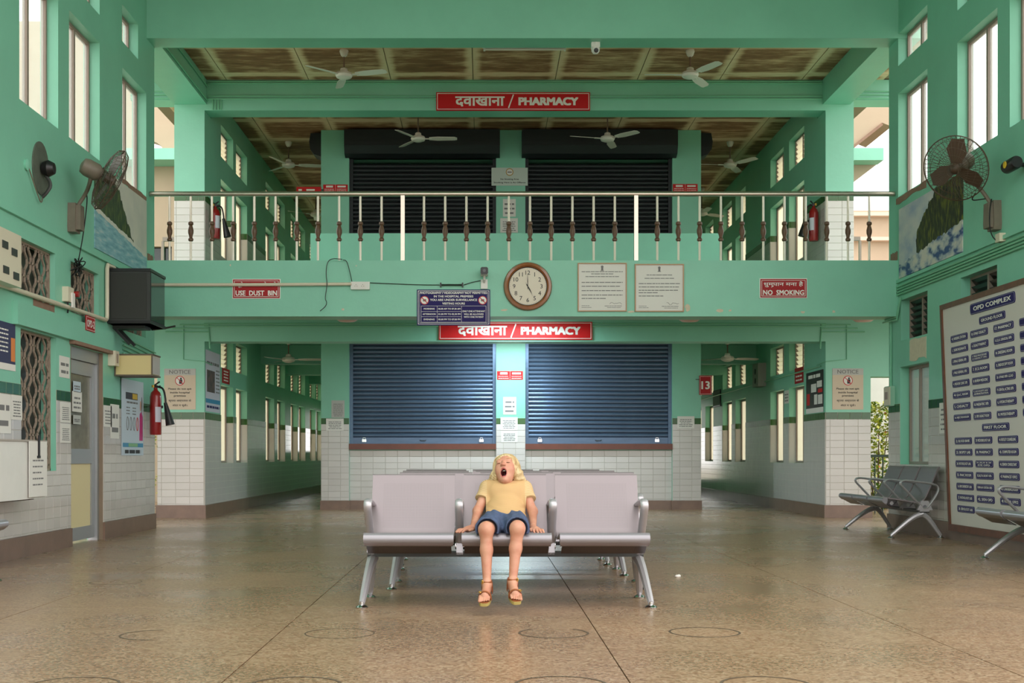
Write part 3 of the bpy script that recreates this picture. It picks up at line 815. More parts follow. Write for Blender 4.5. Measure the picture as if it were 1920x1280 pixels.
ext_rail('low brown terrace railing outside on the left of the gallery', -5.0, -4.2, 19.6, F2, P(300, 445, 19.6).z, M['wframe'])
ext_rail('low terrace railing outside on the right of the gallery', 5.1, 5.9, 19.6, F2, P(1620, 444, 19.6).z, M['wframe'])
# right: stair flights
st = thing('stair_flight', 'cream outdoor stair flights with a mint green landing beam on the right', 'stairs', (6.4, 22, 0))
def pr(pts, Y0, Y1, m, nm):
    o = MB().prism([(P(x, y, Y0).x-6.4, P(x, y, Y0).z) for x, y in pts], Y0-22, Y1-22, lambda a, b, w: (a, w, b)).build(nm, m, st, fix=True)
pr([(1560,180),(1672,180),(1672,237),(1654,230),(1600,272),(1560,290)], 22, 23.5, M['cream'], 'upper_flight')
pr([(1600,272),(1653,230),(1656,234),(1602,277)], 21.95, 22.0, M['brick'], 'flight_edge')
pr([(1560,277),(1657,277),(1657,300),(1560,300)], 21.6, 21.95, M['mint'], 'landing_beam')
pr([(1560,300),(1655,300),(1600,342),(1560,370)], 22, 23.5, M['cream'], 'lower_flight')
MB().box(-.4, -.15, 1.0, 1.5, 0, 5.6).build('support_wall', M['cream'], st)
# buildings far behind
fb = thing('far_building', 'pale tiled building far behind the gallery on the right', 'building', (16, 46, 0))
zt = P(1630, 384, 45).z
MB().box(-6, 8, 0, 8, 0, zt).build('wall', M['cream'], fb)
for q in range(5): MB().box(-6.2, 8, -.3, 0, zt-.25-q*.9, zt-.12-q*.9).build('floor_band', mat('pink_band_%d' % q, srgb(214,190,172), .7) if q == 0 else bpy.data.materials['pink_band_0'], fb)
sh_ = thing('tin_roof_shed', 'low shed with a teal sloping tin roof beyond the terrace railing', 'building', (9.5, 29, 0))
zz = P(1630, 452, 29).z
MB().prism([(-2.5, zz-1.0), (2.5, zz-.1), (2.5, zz), (-2.5, zz-.9)], 0, 3, lambda a, b, w: (a, w, b)).build('roof', mat('teal_tin', srgb(90,160,140), .5), sh_, fix=True)
MB().box(-2.3, 2.3, .2, 2.8, 0, zz-1.0).build('wall', M['cream'], sh_)
# ground floor side doorway on the right: garden
ext('garden_wall', MB().box(5.6, 14, 30, 30.3, 0, 3.2).box(5.6, 14, 29.9, 30.4, 3.2, 3.5), M['cream'], 'cream boundary wall behind the yellow-green shrub', 'wall')
ext('white_post', MB().box(6.65, 7.0, 21.6, 21.95, 0, 3.0), M['white'], 'white post outside the side doorway on the right', 'post')
gt = thing('garden_railing', 'dark green iron railing in the side doorway on the right', 'railing', (6.4, 19.3, 0))
zr = P(1650, 852, 19.3).z
MB().box(-.75, 1.2, -.02, .02, zr-.04, zr).build('top_rail', M['iron'], gt); MB().box(-.75, 1.2, -.02, .02, .08, .11).build('bottom_rail', M['iron'], gt)
for i in range(16): MB().cyl((-.72+i*.12, 0, .0), (-.72+i*.12, 0, zr-.04), .011, n=6).build('bar', M['iron'], gt)
def shrub(label, cx, cy, rx, ry, z0, z1, n, seed):
    rnd = random.Random(seed); t = thing('garden_shrub', label, 'shrub', (cx, cy, -.13))
    mb = MB(); fl_ = MB()
    for k in range(n):
        a, b, c = rnd.uniform(0, 2*PI), rnd.random()**.5, rnd.random()
        z = z0 + (z1-z0)*c; s = .35 + .65*math.sin(PI*min(1, .15+c*.8))
        p = Vector((rx*b*s*math.cos(a), ry*b*s*math.sin(a), z+.13))
        L = rnd.uniform(.05, .1); d = Vector((rnd.uniform(-1,1), rnd.uniform(-1,1), rnd.uniform(-.6,.8))).normalized()
        sd = d.cross(Vector((rnd.uniform(-1,1), rnd.uniform(-1,1), 1))).normalized()*L*.32
        tgt = fl_ if rnd.random() < .03 else mb
        tgt.quad([p, p+d*L*.5+sd, p+d*L, p+d*L*.5-sd], rnd.choice((0,0,1,2)) if tgt is mb else 0)
    mb.build('foliage', [M['leaf'], mat('leaf_dark', srgb(88,120,30), .5), mat('leaf_light', srgb(200,196,70), .5)], t, kind='stuff')
    fl_.build('flowers', mat('orange_petal', srgb(226,120,60), .6), t, kind='stuff')
    st_ = MB()
    for k in range(7):
        a = 2*PI*k/7; st_.tube([(.05*math.cos(a), .05*math.sin(a), 0), (rx*.4*math.cos(a), ry*.4*math.sin(a), (z1-z0)*.5), (rx*.7*math.cos(a), ry*.7*math.sin(a), (z1-z0)*.85)], [.018, .012, .006], 5)
    st_.build('stems', M['wood_turn'], t, kind='stuff')
shrub('yellow-green flowering shrub outside the side doorway on the right', 6.55, 20.8, .65, .6, 0, 1.75, 2600, 3)
shrub('green shrub outside the side doorway on the left', -6.3, 22.0, .8, .6, 0, 1.6, 900, 5)

# ================================================================ TUBE LIGHTS OVER THE PHARMACY COUNTER (lit)
def tube_lamp(label, loc, power, lit=True, rot=(0,0,0), size=1.2):
    t = thing('tube_light', label, 'lamp', loc, rot)
    MB().box(-size/2, size/2, -.03, .03, 0, .05).build('housing', M['white'], t)
    MB().cyl((-size/2+.03, 0, -.02), (size/2-.03, 0, -.02), .014, n=10).build('tube', M['tube'] if lit else M['tube_off'], t)
    for s in (-1, 1): MB().box(s*(size/2-.02)-.012, s*(size/2-.02)+.012, -.016, .016, -.04, .002).build('end_cap', M['white'], t)
    if lit:
        L = bpy.data.lights.new('tube_glow', 'AREA'); L.shape = 'RECTANGLE'; L.size = size-.06; L.size_y = .04; L.energy = power; L.color = (.74, .92, 1.0)
        lo = bpy.data.objects.new('tube_glow', L); COL.objects.link(lo); lo.parent = t; lo.location = (0, 0, -.045)
    return t
tube_lamp('lit tube light under the gallery slab above the lower pharmacy sign', (.46, 17.15, 2.80), 18)
tube_lamp('lit tube light behind the cross beam in front of the shutters', (.46, 19.6, 2.80), 28)
tube_lamp('unlit tube light under the top beam of the hall', ((984-PX)*15.35/FPX, 15.42, 5.90), 0, False, size=1.03)
# ================================================================ BENCHES
def perf_mat(name, col, ax, thr=.17, k2=.55):
    """painted steel sheet with rows of small punched holes in its middle"""
    m = mat(name, col, .3, .3); nt = m.node_tree; b = nt.nodes['Principled BSDF']
    tc = nt.nodes.new('ShaderNodeTexCoord'); s = nt.nodes.new('ShaderNodeSeparateXYZ'); nt.links.new(tc.outputs['Object'], s.inputs[0])
    c = nt.nodes.new('ShaderNodeCombineXYZ'); nt.links.new(s.outputs[0], c.inputs[0]); nt.links.new(s.outputs[ax], c.inputs[1])
    v = nt.nodes.new('ShaderNodeTexVoronoi'); v.voronoi_dimensions = '2D'; v.inputs['Scale'].default_value = 105; v.inputs['Randomness'].default_value = 0
    nt.links.new(c.outputs[0], v.inputs['Vector'])
    lt = nt.nodes.new('ShaderNodeMath'); lt.operation = 'LESS_THAN'; lt.inputs[1].default_value = thr; nt.links.new(v.outputs['Distance'], lt.inputs[0])
    g = nt.nodes.new('ShaderNodeSeparateXYZ'); nt.links.new(tc.outputs['Generated'], g.inputs[0])
    mk = None
    for k, lo, hi in ((0, .14, .86), (ax, .18, .86)):
        a = nt.nodes.new('ShaderNodeMath'); a.operation = 'GREATER_THAN'; a.inputs[1].default_value = lo; nt.links.new(g.outputs[k], a.inputs[0])
        z = nt.nodes.new('ShaderNodeMath'); z.operation = 'LESS_THAN'; z.inputs[1].default_value = hi; nt.links.new(g.outputs[k], z.inputs[0])
        q = nt.nodes.new('ShaderNodeMath'); q.operation = 'MULTIPLY'; nt.links.new(a.outputs[0], q.inputs[0]); nt.links.new(z.outputs[0], q.inputs[1])
        if mk is None: mk = q
        else:
            r = nt.nodes.new('ShaderNodeMath'); r.operation = 'MULTIPLY'; nt.links.new(mk.outputs[0], r.inputs[0]); nt.links.new(q.outputs[0], r.inputs[1]); mk = r
    r = nt.nodes.new('ShaderNodeMath'); r.operation = 'MULTIPLY'; nt.links.new(mk.outputs[0], r.inputs[0]); nt.links.new(lt.outputs[0], r.inputs[1])
    mx = nt.nodes.new('ShaderNodeMix'); mx.data_type = 'RGBA'; mx.inputs['A'].default_value = (*col, 1); mx.inputs['B'].default_value = (*(x*k2 for x in col), 1)
    nt.links.new(r.outputs[0], mx.inputs['Factor']); nt.links.new(mx.outputs['Result'], b.inputs['Base Color'])
    return m
BCOL = srgb(138,128,131)
M['bench_back'] = perf_mat('bench_back_sheet', BCOL, 2)
M['bench_seat'] = perf_mat('bench_seat_sheet', BCOL, 1)
M['bench_roll'] = mat('bench_front_roll', srgb(152,148,154), .3, .35)
M['bench_apron'] = perf_mat('bench_apron_sheet', srgb(66,56,56), 2, .25, 2.2)
def offset_poly(path, t):
    """closed outline of a sheet of thickness t that follows path (a, b)"""
    pts = [Vector((a, b)) for a, b in path]; n = len(pts); nr = []
    for i in range(n):
        d = (pts[min(i+1, n-1)] - pts[max(i-1, 0)]).normalized(); nr.append(Vector((d.y, -d.x)))
    return [tuple(p) for p in pts] + [tuple(pts[i] + nr[i]*t) for i in reversed(range(n))]
def chaikin(p, k=2, closed=False):
    p = [Vector(x) for x in p]
    for _ in range(k):
        q = []; n = len(p)
        rng = range(n) if closed else range(n-1)
        if not closed: q.append(p[0])
        for i in rng:
            a, b = p[i], p[(i+1) % n]; q += [a*.75+b*.25, a*.25+b*.75]
        if not closed: q.append(p[-1])
        p = q
    return p
def make_bench(label, loc, rz, group):
    t = thing('waiting_bench', label, 'bench', loc, (0,0,rz), group)
    yz = lambda a, b, w: (w, a, b)
    seat_p = chaikin([Vector((-.04,.36)), Vector((-.06,.365)), Vector((-.088,.395)), Vector((-.075,.432)), Vector((-.03,.437)), Vector((.1,.42)), Vector((.26,.392)), Vector((.34,.39))])
    back_p = chaikin([Vector((.315,.385)), Vector((.36,.42)), Vector((.40,.50)), Vector((.455,.63)), Vector((.505,.755)), Vector((.52,.768)), Vector((.535,.755))])
    W = .253
    ap = MB().prism(offset_poly([(.05,.312), (-.055,.368)], .006), -W+.01, W-.01, yz).mesh('apron', M['bench_apron'], False, True)
    sm = MB().prism(offset_poly(seat_p, .014), -W, W, yz).mesh('seat', M['bench_seat'], 35, True)
    bk = MB().prism(offset_poly(back_p, .012), -W, W, yz).mesh('backrest', M['bench_back'], 35, True)
    rollp = chaikin([Vector((0,-.062,.372)), Vector((0,-.09,.39)), Vector((0,-.09,.42)), Vector((0,-.068,.437)), Vector((0,-.03,.438)), Vector((0,-.03,.375))], 2, True)
    rl_ = MB().prism([(p.y, p.z) for p in rollp], -W-.004, W+.004, yz).mesh('front_roll', M['bench_roll'], 40, True)
    arm = chaikin([Vector((0,.37,.30)), Vector((0,.15,.53)), Vector((0,.10,.585)), Vector((0,.13,.618)), Vector((0,.22,.612)), Vector((0,.42,.585)), Vector((0,.505,.565)), Vector((0,.515,.50)), Vector((0,.42,.36))], 2, True)
    am = MB().tube(arm, .02, 10, True, flat=(.024,.0125), side=(1,0,0)).mesh('armrest', M['leg'], True)
    brk = MB().prism([(.28,.30),(.45,.30),(.40,.40),(.33,.40)], -.02, .02, yz).box(-.02,.02,.31,.41,.285,.302).mesh('bracket', M['leg'], False, True)
    brc = MB().cyl((-.028,.36,.335), (.028,.36,.335), .022, n=12).mesh('bolt_cap', M['chrome'], True)
    for k in (-1, 0, 1):
        s = link('seat', sm, t, loc=(k*.56, 0, 0)); link('front_roll', rl_, s); link('apron', ap, s)
        link('backrest', bk, t, loc=(k*.56, 0, 0))
    for x in (-.81, -.275, .275, .81):
        link('armrest', am, t, loc=(x, 0, 0))
        b_ = link('bracket', brk, t, loc=(x, 0, 0)); link('bolt_cap', brc, b_)
    MB().box(-.83, .83, .31, .41, .272, .30).build('cross_beam', M['darkgrey'], t)
    for s in (-1, 1):
        for fy in (.0, .53):
            apex = Vector((s*.80, .345, .262)); ft = Vector((s*.833, fy, .03))
            mid = apex.lerp(ft, .35) + Vector((0, 0, .035))
            pth = chaikin([apex, mid, ft], 2); lg = MB().tube(pth, [.036-.018*i/(len(pth)-1) for i in range(len(pth))], 8)
            l_ = lg.build('leg', M['leg'], t, True)
            f_ = MB().lathe([(.034,0),(.036,.008),(.028,.016),(.013,.022),(.013,.04)], 14, Matrix.Translation((ft.x, ft.y, 0))).build('foot', M['chrome'], l_, True)
    return t
b1 = make_bench('silver three-seat waiting bench the yawning child sits on', (.137, 7.22, 0), 0, 'silver waiting benches in the middle of the hall')
for i, (x, y, lab) in enumerate(((.237, 8.2, 'silver three-seat waiting bench directly behind the child\'s bench'), (.20, 9.13, 'third silver waiting bench in the middle row, behind two others'), (.17, 10.05, 'rearmost silver waiting bench of the middle row'))):
    dup(b1, (x, y, 0), None, lab)
dup(b1, (4.355, 14.2, 0), (0,0,-PI/2), 'grey three-seat bench against the right wall left of the directory board', 'silver benches along the side walls')
dup(b1, (4.30, 9.9, 0), (0,0,-PI/2), 'silver bench cut by the right edge, in front of the directory board', 'silver benches along the side walls')
dup(b1, (-3.40, 7.94, 0), (0,0,PI/2), 'silver bench at the left edge with only its seat end showing', 'silver benches along the side walls')

# ================================================================ FANS
def make_ceiling_fan(label, loc, yaw, rod, group):
    t = thing('ceiling_fan', label, 'fan', loc, (0,0,yaw), group)
    MB().lathe([(.055,rod),(.06,rod-.02),(.04,rod-.075),(.018,rod-.09)], 14).build('canopy', M['fan'], t, True)
    MB().cyl((0,0,.03), (0,0,rod-.05), .011, n=8).build('rod', M['fan_rod'], t)
    MB().lathe([(.02,.10),(.045,.085),(.05,.05),(.10,.03),(.115,.0),(.10,-.03),(.05,-.05),(.01,-.055)], 20).build('motor', M['fan'], t, True)
    for k in range(3):
        a = k*2*PI/3; mb = MB()
        mb.prism([(.17,-.045),(.30,-.062),(.56,-.055),(.6,-.03),(.6,.035),(.56,.05),(.30,.058),(.17,.04)], -.003, .003, lambda x, y, w: (x, y, w - y*.22))
        b = mb.build('blade', M['fan'], t, fix=True); b.rotation_euler = (0,0,a)
        MB().box(.09, .21, -.018, .018, -.008, .004).build('blade_iron', M['fan'], b)
    return t
M['fan_rod'] = mat('fan_rod', srgb(120,92,78), .5)
G = 'ceiling fans'
fans = [('white ceiling fan above the gallery left of the upper pharmacy sign', (645,141), 16.5, 103, 5.9, .32),
        ('white ceiling fan above the gallery right of the upper pharmacy sign', (1294,140), 16.5, 180, 5.9, .32),
        ('white ceiling fan in front of the left upper shutter', (784,260), 19.3, 0, 5.77, .45),
        ('white ceiling fan in front of the right upper shutter', (1139,260), 19.3, 75, 5.77, .45),
        ('white ceiling fan in the upper left corridor, nearest the hall', (541,309), 21.3, 10, 5.82, .40),
        ('white ceiling fan in the upper right corridor, nearest the hall', (1369,309), 21.3, 65, 5.82, .40),
        ('white ceiling fan deep in the upper left corridor', (592,402), 25.0, 95, 5.7, .52),
        ('white ceiling fan deep in the upper right corridor', (1316,400), 25.0, 35, 5.7, .52),
        ('ceiling fan in the ground-floor left corridor under the gallery', (541,674), 21.2, 0, 2.52, .33),
        ('ceiling fan in the ground-floor right corridor under the gallery', (1364,672), 21.2, 20, 2.53, .32)]
for lab, (x, y), d, yaw, z, rod in fans:
    p = P(x, y, d); top = CZ if z > 4 else 2.85
    make_ceiling_fan(lab, (p.x, d, p.z), math.radians(yaw), top - p.z, G)

def frame_from_axis(c, axis):
    z = Vector(axis).normalized(); x = z.cross(Vector((0,0,1))).normalized(); y = z.cross(x)
    return Matrix(((x.x,y.x,z.x,c[0]),(x.y,y.y,z.y,c[1]),(x.z,y.z,z.z,c[2]),(0,0,0,1)))
def wall_fan(label, base, s, C, axis, cage=True):
    """wall fan; base on the wall, s=+1 when the room lies towards +x, C centre of the cage"""
    t = thing('wall_fan', label, 'fan', base, (0,0,0), 'wall fans of the hall')
    C = Vector(C) - Vector(base); ax = Vector(axis).normalized()
    Mx = frame_from_axis(C, ax)
    bb = MB(); prof = [(-.075,-.15),(.075,-.15),(.085,-.10),(.07,.13),(-.07,.13),(-.085,-.10)]
    bb.prism(prof, 0, .075, lambda a, b, w: (s*w, a, b)); bb.prism([(p[0]*.8, p[1]*.85) for p in prof], .075, .12, lambda a, b, w: (s*w, a, b))
    bb.build('wall_base', M['fan_base'], t, True, True)
    mc = C - ax*.20
    MB().tube(chaikin([Vector((s*.08,0,.12)), Vector((s*.16,0,.24)), mc + Vector((0,0,-.10)), mc], 2), .02, 8).build('arm', M['fan_base'], t, True)
    MB().lathe([(.02,-.30),(.07,-.285),(.085,-.24),(.085,-.14),(.06,-.10),(.03,-.08)], 18, Mx).build('motor', M['fan_base'], t, True)
    R = .315
    for k in range(3):
        a = k*2*PI/3+.4; mb = MB(); ca, sa = math.cos(a), math.sin(a)
        def bl(x, y, w): return Mx @ Vector((x*ca-y*sa, x*sa+y*ca, w - .01 + y*.35))
        mb.prism([(.04,-.05),(.14,-.10),(.27,-.085),(.285,.02),(.2,.07),(.05,.04)], -.002, .002, bl); mb.build('blade', M['fan_dark'], t, fix=True)
    MB().lathe([(.05,-.06),(.055,.02),(.03,.05),(.005,.055)], 16, Mx).build('hub', M['fan_dark'], t, True)
    g = MB(); n = 44
    for k in range(n):
        a = 2*PI*k/n
        f = lambda r, z, da=0.0: Mx @ Vector((r*math.cos(a+da), r*math.sin(a+da), z))
        g.tube([f(.06,.085), f(.18,.08,.10), f(.28,.05,.18), f(R,0,.22)], .0021, 4, cap=False)
        g.tube([f(.09,-.10), f(.2,-.085), f(.29,-.05), f(R,0)], .0021, 4, cap=False)
    for r, z, w in ((R,0,.006),(.28,.05,.002),(.22,.07,.002),(.15,.082,.002),(.06,.086,.004),(.28,-.055,.002),(.2,-.085,.002),(.09,-.10,.004)):
        g.tube([Mx @ Vector((r*math.cos(2*PI*k/36), r*math.sin(2*PI*k/36), z)) for k in range(36)], w, 5, True)
    g.build('cage', M['fan_dark'], t, True, kind='stuff')
    return t
lf = wall_fan('brown caged wall fan on the left wall in front of the seaside picture', (XL, 12.15, 3.19), 1, (-3.58, 12.05, 3.53), (.78, .42, -.40))
cd = MB().tube(chaikin([Vector((.06,.03,.10)), Vector((.17,.03,.3)), Vector((.12,.06,-.1)), Vector((.05,.09,-.42))], 3), .006, 6)
for k in range(7):
    a = k*.9; cd.tube([(.05+.05*math.cos(q+a)*(.4+.6*math.sin(q)), .09+.13*math.cos(a)*math.sin(q), -.47-.09*math.sin(a)*math.sin(q)-.02*math.cos(q)) for q in np.linspace(0, PI*1.9, 14)], .006, 5)
cd.build('power_cord', M['black'], lf, True)
rf = wall_fan('brown caged wall fan on the right wall in front of the picture of cliffs', (XR, 12.03, 3.19), -1, (4.53, 12.0, 3.63), (-.62, -.60, -.42))
MB().tube(chaikin([Vector((-.09,-.06,.14)), Vector((-.12,-.08,0)), Vector((-.10,-.05,-.2)), Vector((-.02,-.1,-.3)), Vector((-.03,-.14,-.22))], 3), .006, 6).tube(chaikin([Vector((-.2,.05,.22)), Vector((-.26,.02,.14)), Vector((-.16,.0,.15)), Vector((-.1,0,.16))], 3), .006, 6).build('power_cord', M['black'], rf, True)
MB().box(-.06, 0, -.17, -.07, -.28, -.20).build('plug_socket', M['pipe'], rf)

# old fan mount with dark dust stain, further left
ob = thing('fan_mount', 'old dusty fan motor bracket left on the left wall without its cage', 'fan', (XL, WL(75,320).y, WL(75,320).z))
st = MB(); st.prism([(.21*math.cos(a), .24*math.sin(a)+.02) for a in np.linspace(0, 2*PI, 28, endpoint=False)], 0, .012, lambda a, b, w: (w, a, b)); st.build('back_plate', mat('dusty_plate', srgb(96,104,92), .7, var=.3, vscale=8), ob, True, True)
MB().lathe([(.02,0),(.06,.02),(.075,.07),(.05,.12),(.01,.13)], 16, Matrix.Translation((.01,.0,.02)) @ Matrix.Rotation(PI/2, 4, 'Y')).build('motor', M['black'], ob, True)
MB().tube(chaikin([Vector((.04,0,-.02)), Vector((.1,.02,-.12)), Vector((.06,0,-.2)), Vector((.02,0,-.24))], 2), .016, 8).build('arm', M['darkgrey'], ob, True)
MB().lathe([(.045,0),(.05,.02),(.02,.03)], 14, Matrix.Translation((0,-.36,-.03)) @ Matrix.Rotation(PI/2, 4, 'Y')).build('ceiling_rose', M['mint'], ob, True)
MB().tube(chaikin([Vector((.02,-.36,-.03)), Vector((.03,-.2,-.2)), Vector((.03,-.05,-.32)), Vector((.02,.02,-.22))], 2), .006, 6).build('wire', M['fan_base'], ob, True)

# ================================================================ FLAT SIGNS, PAPERS, BOARDS
def panelF(name, label, cat, x0, y0, x1, y1, Y, group=None):
    a, b = P(x0, y1, Y), P(x1, y0, Y)
    t = thing(name, label, cat, ((a.x+b.x)/2, Y, (a.z+b.z)/2), ROT['F'], group)
    return t, b.x-a.x, b.z-a.z
def panelS(name, label, cat, face, plane, ya, yb, za, zb, group=None):
    t = thing(name, label, cat, (plane, (ya+yb)/2, (za+zb)/2), ROT[face], group)
    return t, abs(yb-ya), zb-za
def plate(t, w, h, th, m, name='plate', w0=0.0):
    return MB().box(-w/2, w/2, -h/2, h/2, w0, w0+th).build(name, m, t)
def border(t, w, h, inset, k, wz, m, name='border'):
    a, b = w/2-inset, h/2-inset
    MB().box(-a, a, b-k, b, wz, wz+.001).box(-a, a, -b, -b+k, wz, wz+.001).box(-a, -a+k, -b+k, b-k, wz, wz+.001).box(a-k, a, -b+k, b-k, wz, wz+.001).build(name, m, t)
def lines(t, rows, wz, m, name='print_lines'):
    """rows of (u, v, length, height) as broken printed lines"""
    rnd = random.Random(len(rows)*7+int(abs(rows[0][1])*1000)); mb = MB()
    for u, v, L, hh in rows:
        x = u
        while x < u+L-.004:
            k = min(rnd.uniform(.02, .07)*max(1, hh/.012), u+L-x)
            mb.quad([(x, v-hh/2, wz), (x+k, v-hh/2, wz), (x+k, v+hh/2, wz), (x, v+hh/2, wz)]); x += k + hh*.7
    mb.build(name, m, t, kind='stuff')
def para(w, h, top, bot, n, hh, frac=.82, rnd=None, left=None):
    rnd = rnd or random.Random(int(w*1e4)+n); out = []
    for i in range(n):
        v = h/2 - top - (h-top-bot)*(i+.5)/n; L = w*frac*rnd.uniform(.75, 1.0)
        out.append((-L/2 if left is None else -w/2+left, v, L, hh))
    return out
def paper(label, t3, n=8, top=.03, m='paper', ink='ink_grey', head=True, frac=.8, cat='notice', th=.003):
    t, w, h = t3
    plate(t, w, h, th, M[m], 'sheet')
    r = para(w, h, top+h*.06, .02, n, h/n*.28, frac)
    lines(t, r, th+.001, M[ink])
    return t

# ---- pharmacy signs
def pharm(label, x0, y0, x1, y1, Y):
    t, w, h = panelF('pharmacy_sign', label, 'sign', x0, y0, x1, y1, Y, 'pharmacy signs')
    plate(t, w, h, .03, M['red']); border(t, w, h, .014, .008, .03, M['letter'])
    k = w/2.18
    letter(t, 'दवाखाना', -.47*k, -.003, .032, .70*k, .145*k, M['letter'], .03, res=3)
    MB().bar((-.065*k,-.095*k,.032), (.005*k,.095*k,.032), .018*k, .001, (0,0,1)).build('slash', M['letter'], t)
    letter(t, 'PHARMACY', .50*k, 0, .032, .85*k, .115*k, M['letter'], .055, res=3)
pharm('red bilingual pharmacy sign on the upper cross beam under the ceiling', 818, 174, 1106, 208, YC)
pharm('red bilingual pharmacy sign under the gallery, partly behind the navy board', 823, 603.5, 1110, 637, YC-.0)

# ---- red signs on the gallery beam
def red_sign(label, x0, y0, x1, y1, Y, top, bottom, tw=.9):
    t, w, h = panelF('red_sign', label, 'sign', x0, y0, x1, y1, Y)
    plate(t, w, h, .012, M['letter'], 'backing'); plate(t, w-.016, h-.016, .003, M['red_dark'], 'plate', .012)
    border(t, w, h, .022, .005, .0155, M['letter'])
    letter(t, top, 0, h*.2, .018, w*tw*.92, h*.30, M['letter'], .012)
    letter(t, bottom, 0, -h*.22, .018, w*tw*.96, h*.26, M['letter'], .03)
    return t
red_sign('red use dust bin sign crossed by the ivory conduit', 436, 523, 526, 560, YF, 'कूड़ेदान का उपयोग करे', 'USE  DUST  BIN')
ns = red_sign('red bilingual no smoking sign on the gallery beam at the right', 1424, 522, 1513, 559, YF, 'धुमपान मना है', 'NO  SMOKING')
MB().bar((-.118,.03,.018), (-.145,.012,.018), .008, .001).build('lettering', M['letter'], ns)

# ---- navy visiting-hours board
t, w, h = panelF('visiting_hours_board', 'navy visiting hours board hanging below the gallery beam beside the clock', 'sign', 782, 543, 919, 610, YF-.0)
plate(t, w, h, .015, M['navy']); border(t, w, h, .012, .006, .015, M['letter']); border(t, w, h, .03, .003, .015, M['letter'], 'inner_border')
for s, v, ww in (('PHOTOGRAPHY / VIDEOGRAPHY NOT PERMITTED', .173, .80), ('IN THE HOSPITAL PREMISES', .132, .47), ('YOU ARE UNDER SURVEILLANCE', .090, .56), ('VISITING HOURS', .047, .27)):
    letter(t, s, 0, v, .017, ww, .026, M['letter'], .03)
for s in (-1, 1):
    MB().lathe([(.052,0),(.052,.002)], 28, Matrix.Translation((s*.345, .085, .015))).build('prohibition_disc', M['ink_red'], t)
    MB().lathe([(.043,0),(.043,.002)], 28, Matrix.Translation((s*.345, .085, .0165))).build('disc_face', M['letter'], t)
    MB().box(s*.345-.02, s*.345+.02, .072, .098, .0186, .0192).build('camera_icon', M['ink_grey'], t)
    MB().bar((s*.345-.033, .118, .020), (s*.345+.033, .052, .020), .01, .001, (0,0,1)).build('bar', M['ink_red'], t)
g = MB(); L0, L1 = -.385, .385; T0, T1 = .018, -.175
for y in (T0, T1): g.box(L0, L1, y-.0015, y+.0015, .015, .0165)
for x in (L0, -.195, .095, L1): g.box(x-.0015, x+.0015, T1, T0, .015, .0165)
for y in (-.048, -.11): g.box(L0, .095, y-.0015, y+.0015, .015, .0165)
g.build('table_lines', M['letter'], t)
for s, v in (('MORNING', -.016), ('AFTERNOON', -.079), ('EVENING', -.142)): letter(t, s, -.29, v, .017, .13 if s != 'AFTERNOON' else .155, .02, M['letter'], .03)
for s, v in (('06.00 AM TO 07.30 AM', -.016), ('01.00 PM TO 02.30 PM', -.079), ('05.00 PM TO 07.00 PM', -.142)): letter(t, s, -.05, v, .017, .265, .02, M['letter'], .03)
for s, v in (('ONLY ONE ATTENDANT', -.045), ('WILL BE ALLOWED', -.08), ('WITH ONE PATIENT', -.113)): letter(t, s, .24, v, .017, .27 if 'ONLY' in s else .235, .02, M['letter'], .03)

# ---- clock
c = P(989.5, 537, YF)
ck = thing('wall_clock', 'round wall clock with brown wooden rim showing five o\'clock', 'clock', c, ROT['F'])
Rr = .288
MB().lathe([(Rr-.03,0),(Rr-.006,.005),(Rr,.02),(Rr-.012,.045),(Rr-.04,.05),(Rr-.055,.035),(Rr-.062,.02)], 48, cap=False).build('rim', M['clock_wood'], ck, True)
MB().lathe([(Rr-.06,.0),(Rr-.06,.018)], 48).build('dial', mat('clock_dial', srgb(226,214,196), .5), ck)
MB().lathe([(Rr-.066,.021),(Rr-.058,.03)], 48, cap=False).build('bezel', M['black'], ck)
for k in range(1, 13):
    a = PI/2 - k*2*PI/12; letter(ck, str(k), .163*math.cos(a), .163*math.sin(a), .0195, None, .05, M['ink'], .004, res=3)
tk = MB()
for k in range(60):
    a = 2*PI*k/60; r0 = .203 if k % 5 == 0 else .21
    tk.quad([(r0*math.cos(a-.006), r0*math.sin(a-.006), .0195), (.217*math.cos(a-.006), .217*math.sin(a-.006), .0195), (.217*math.cos(a+.006), .217*math.sin(a+.006), .0195), (r0*math.cos(a+.006), r0*math.sin(a+.006), .0195)])
tk.build('minute_marks', M['ink_grey'], ck, kind='stuff')
def hand(L, tail, w, ang, z, nm):
    o = MB().prism([(-w*.6,-tail),(w*.6,-tail),(w,L*.35),(0,L),(-w,L*.35)], z, z+.002).build(nm, M['ink'], ck, fix=True); o.rotation_euler = (0,0,ang)
hand(.105, .03, .007, -math.radians(150-0), .021, 'hour_hand'); hand(.175, .035, .004, math.radians(1), .0235, 'minute_hand')
hand(.14, .05, .0016, math.radians(207), .026, 'second_hand')

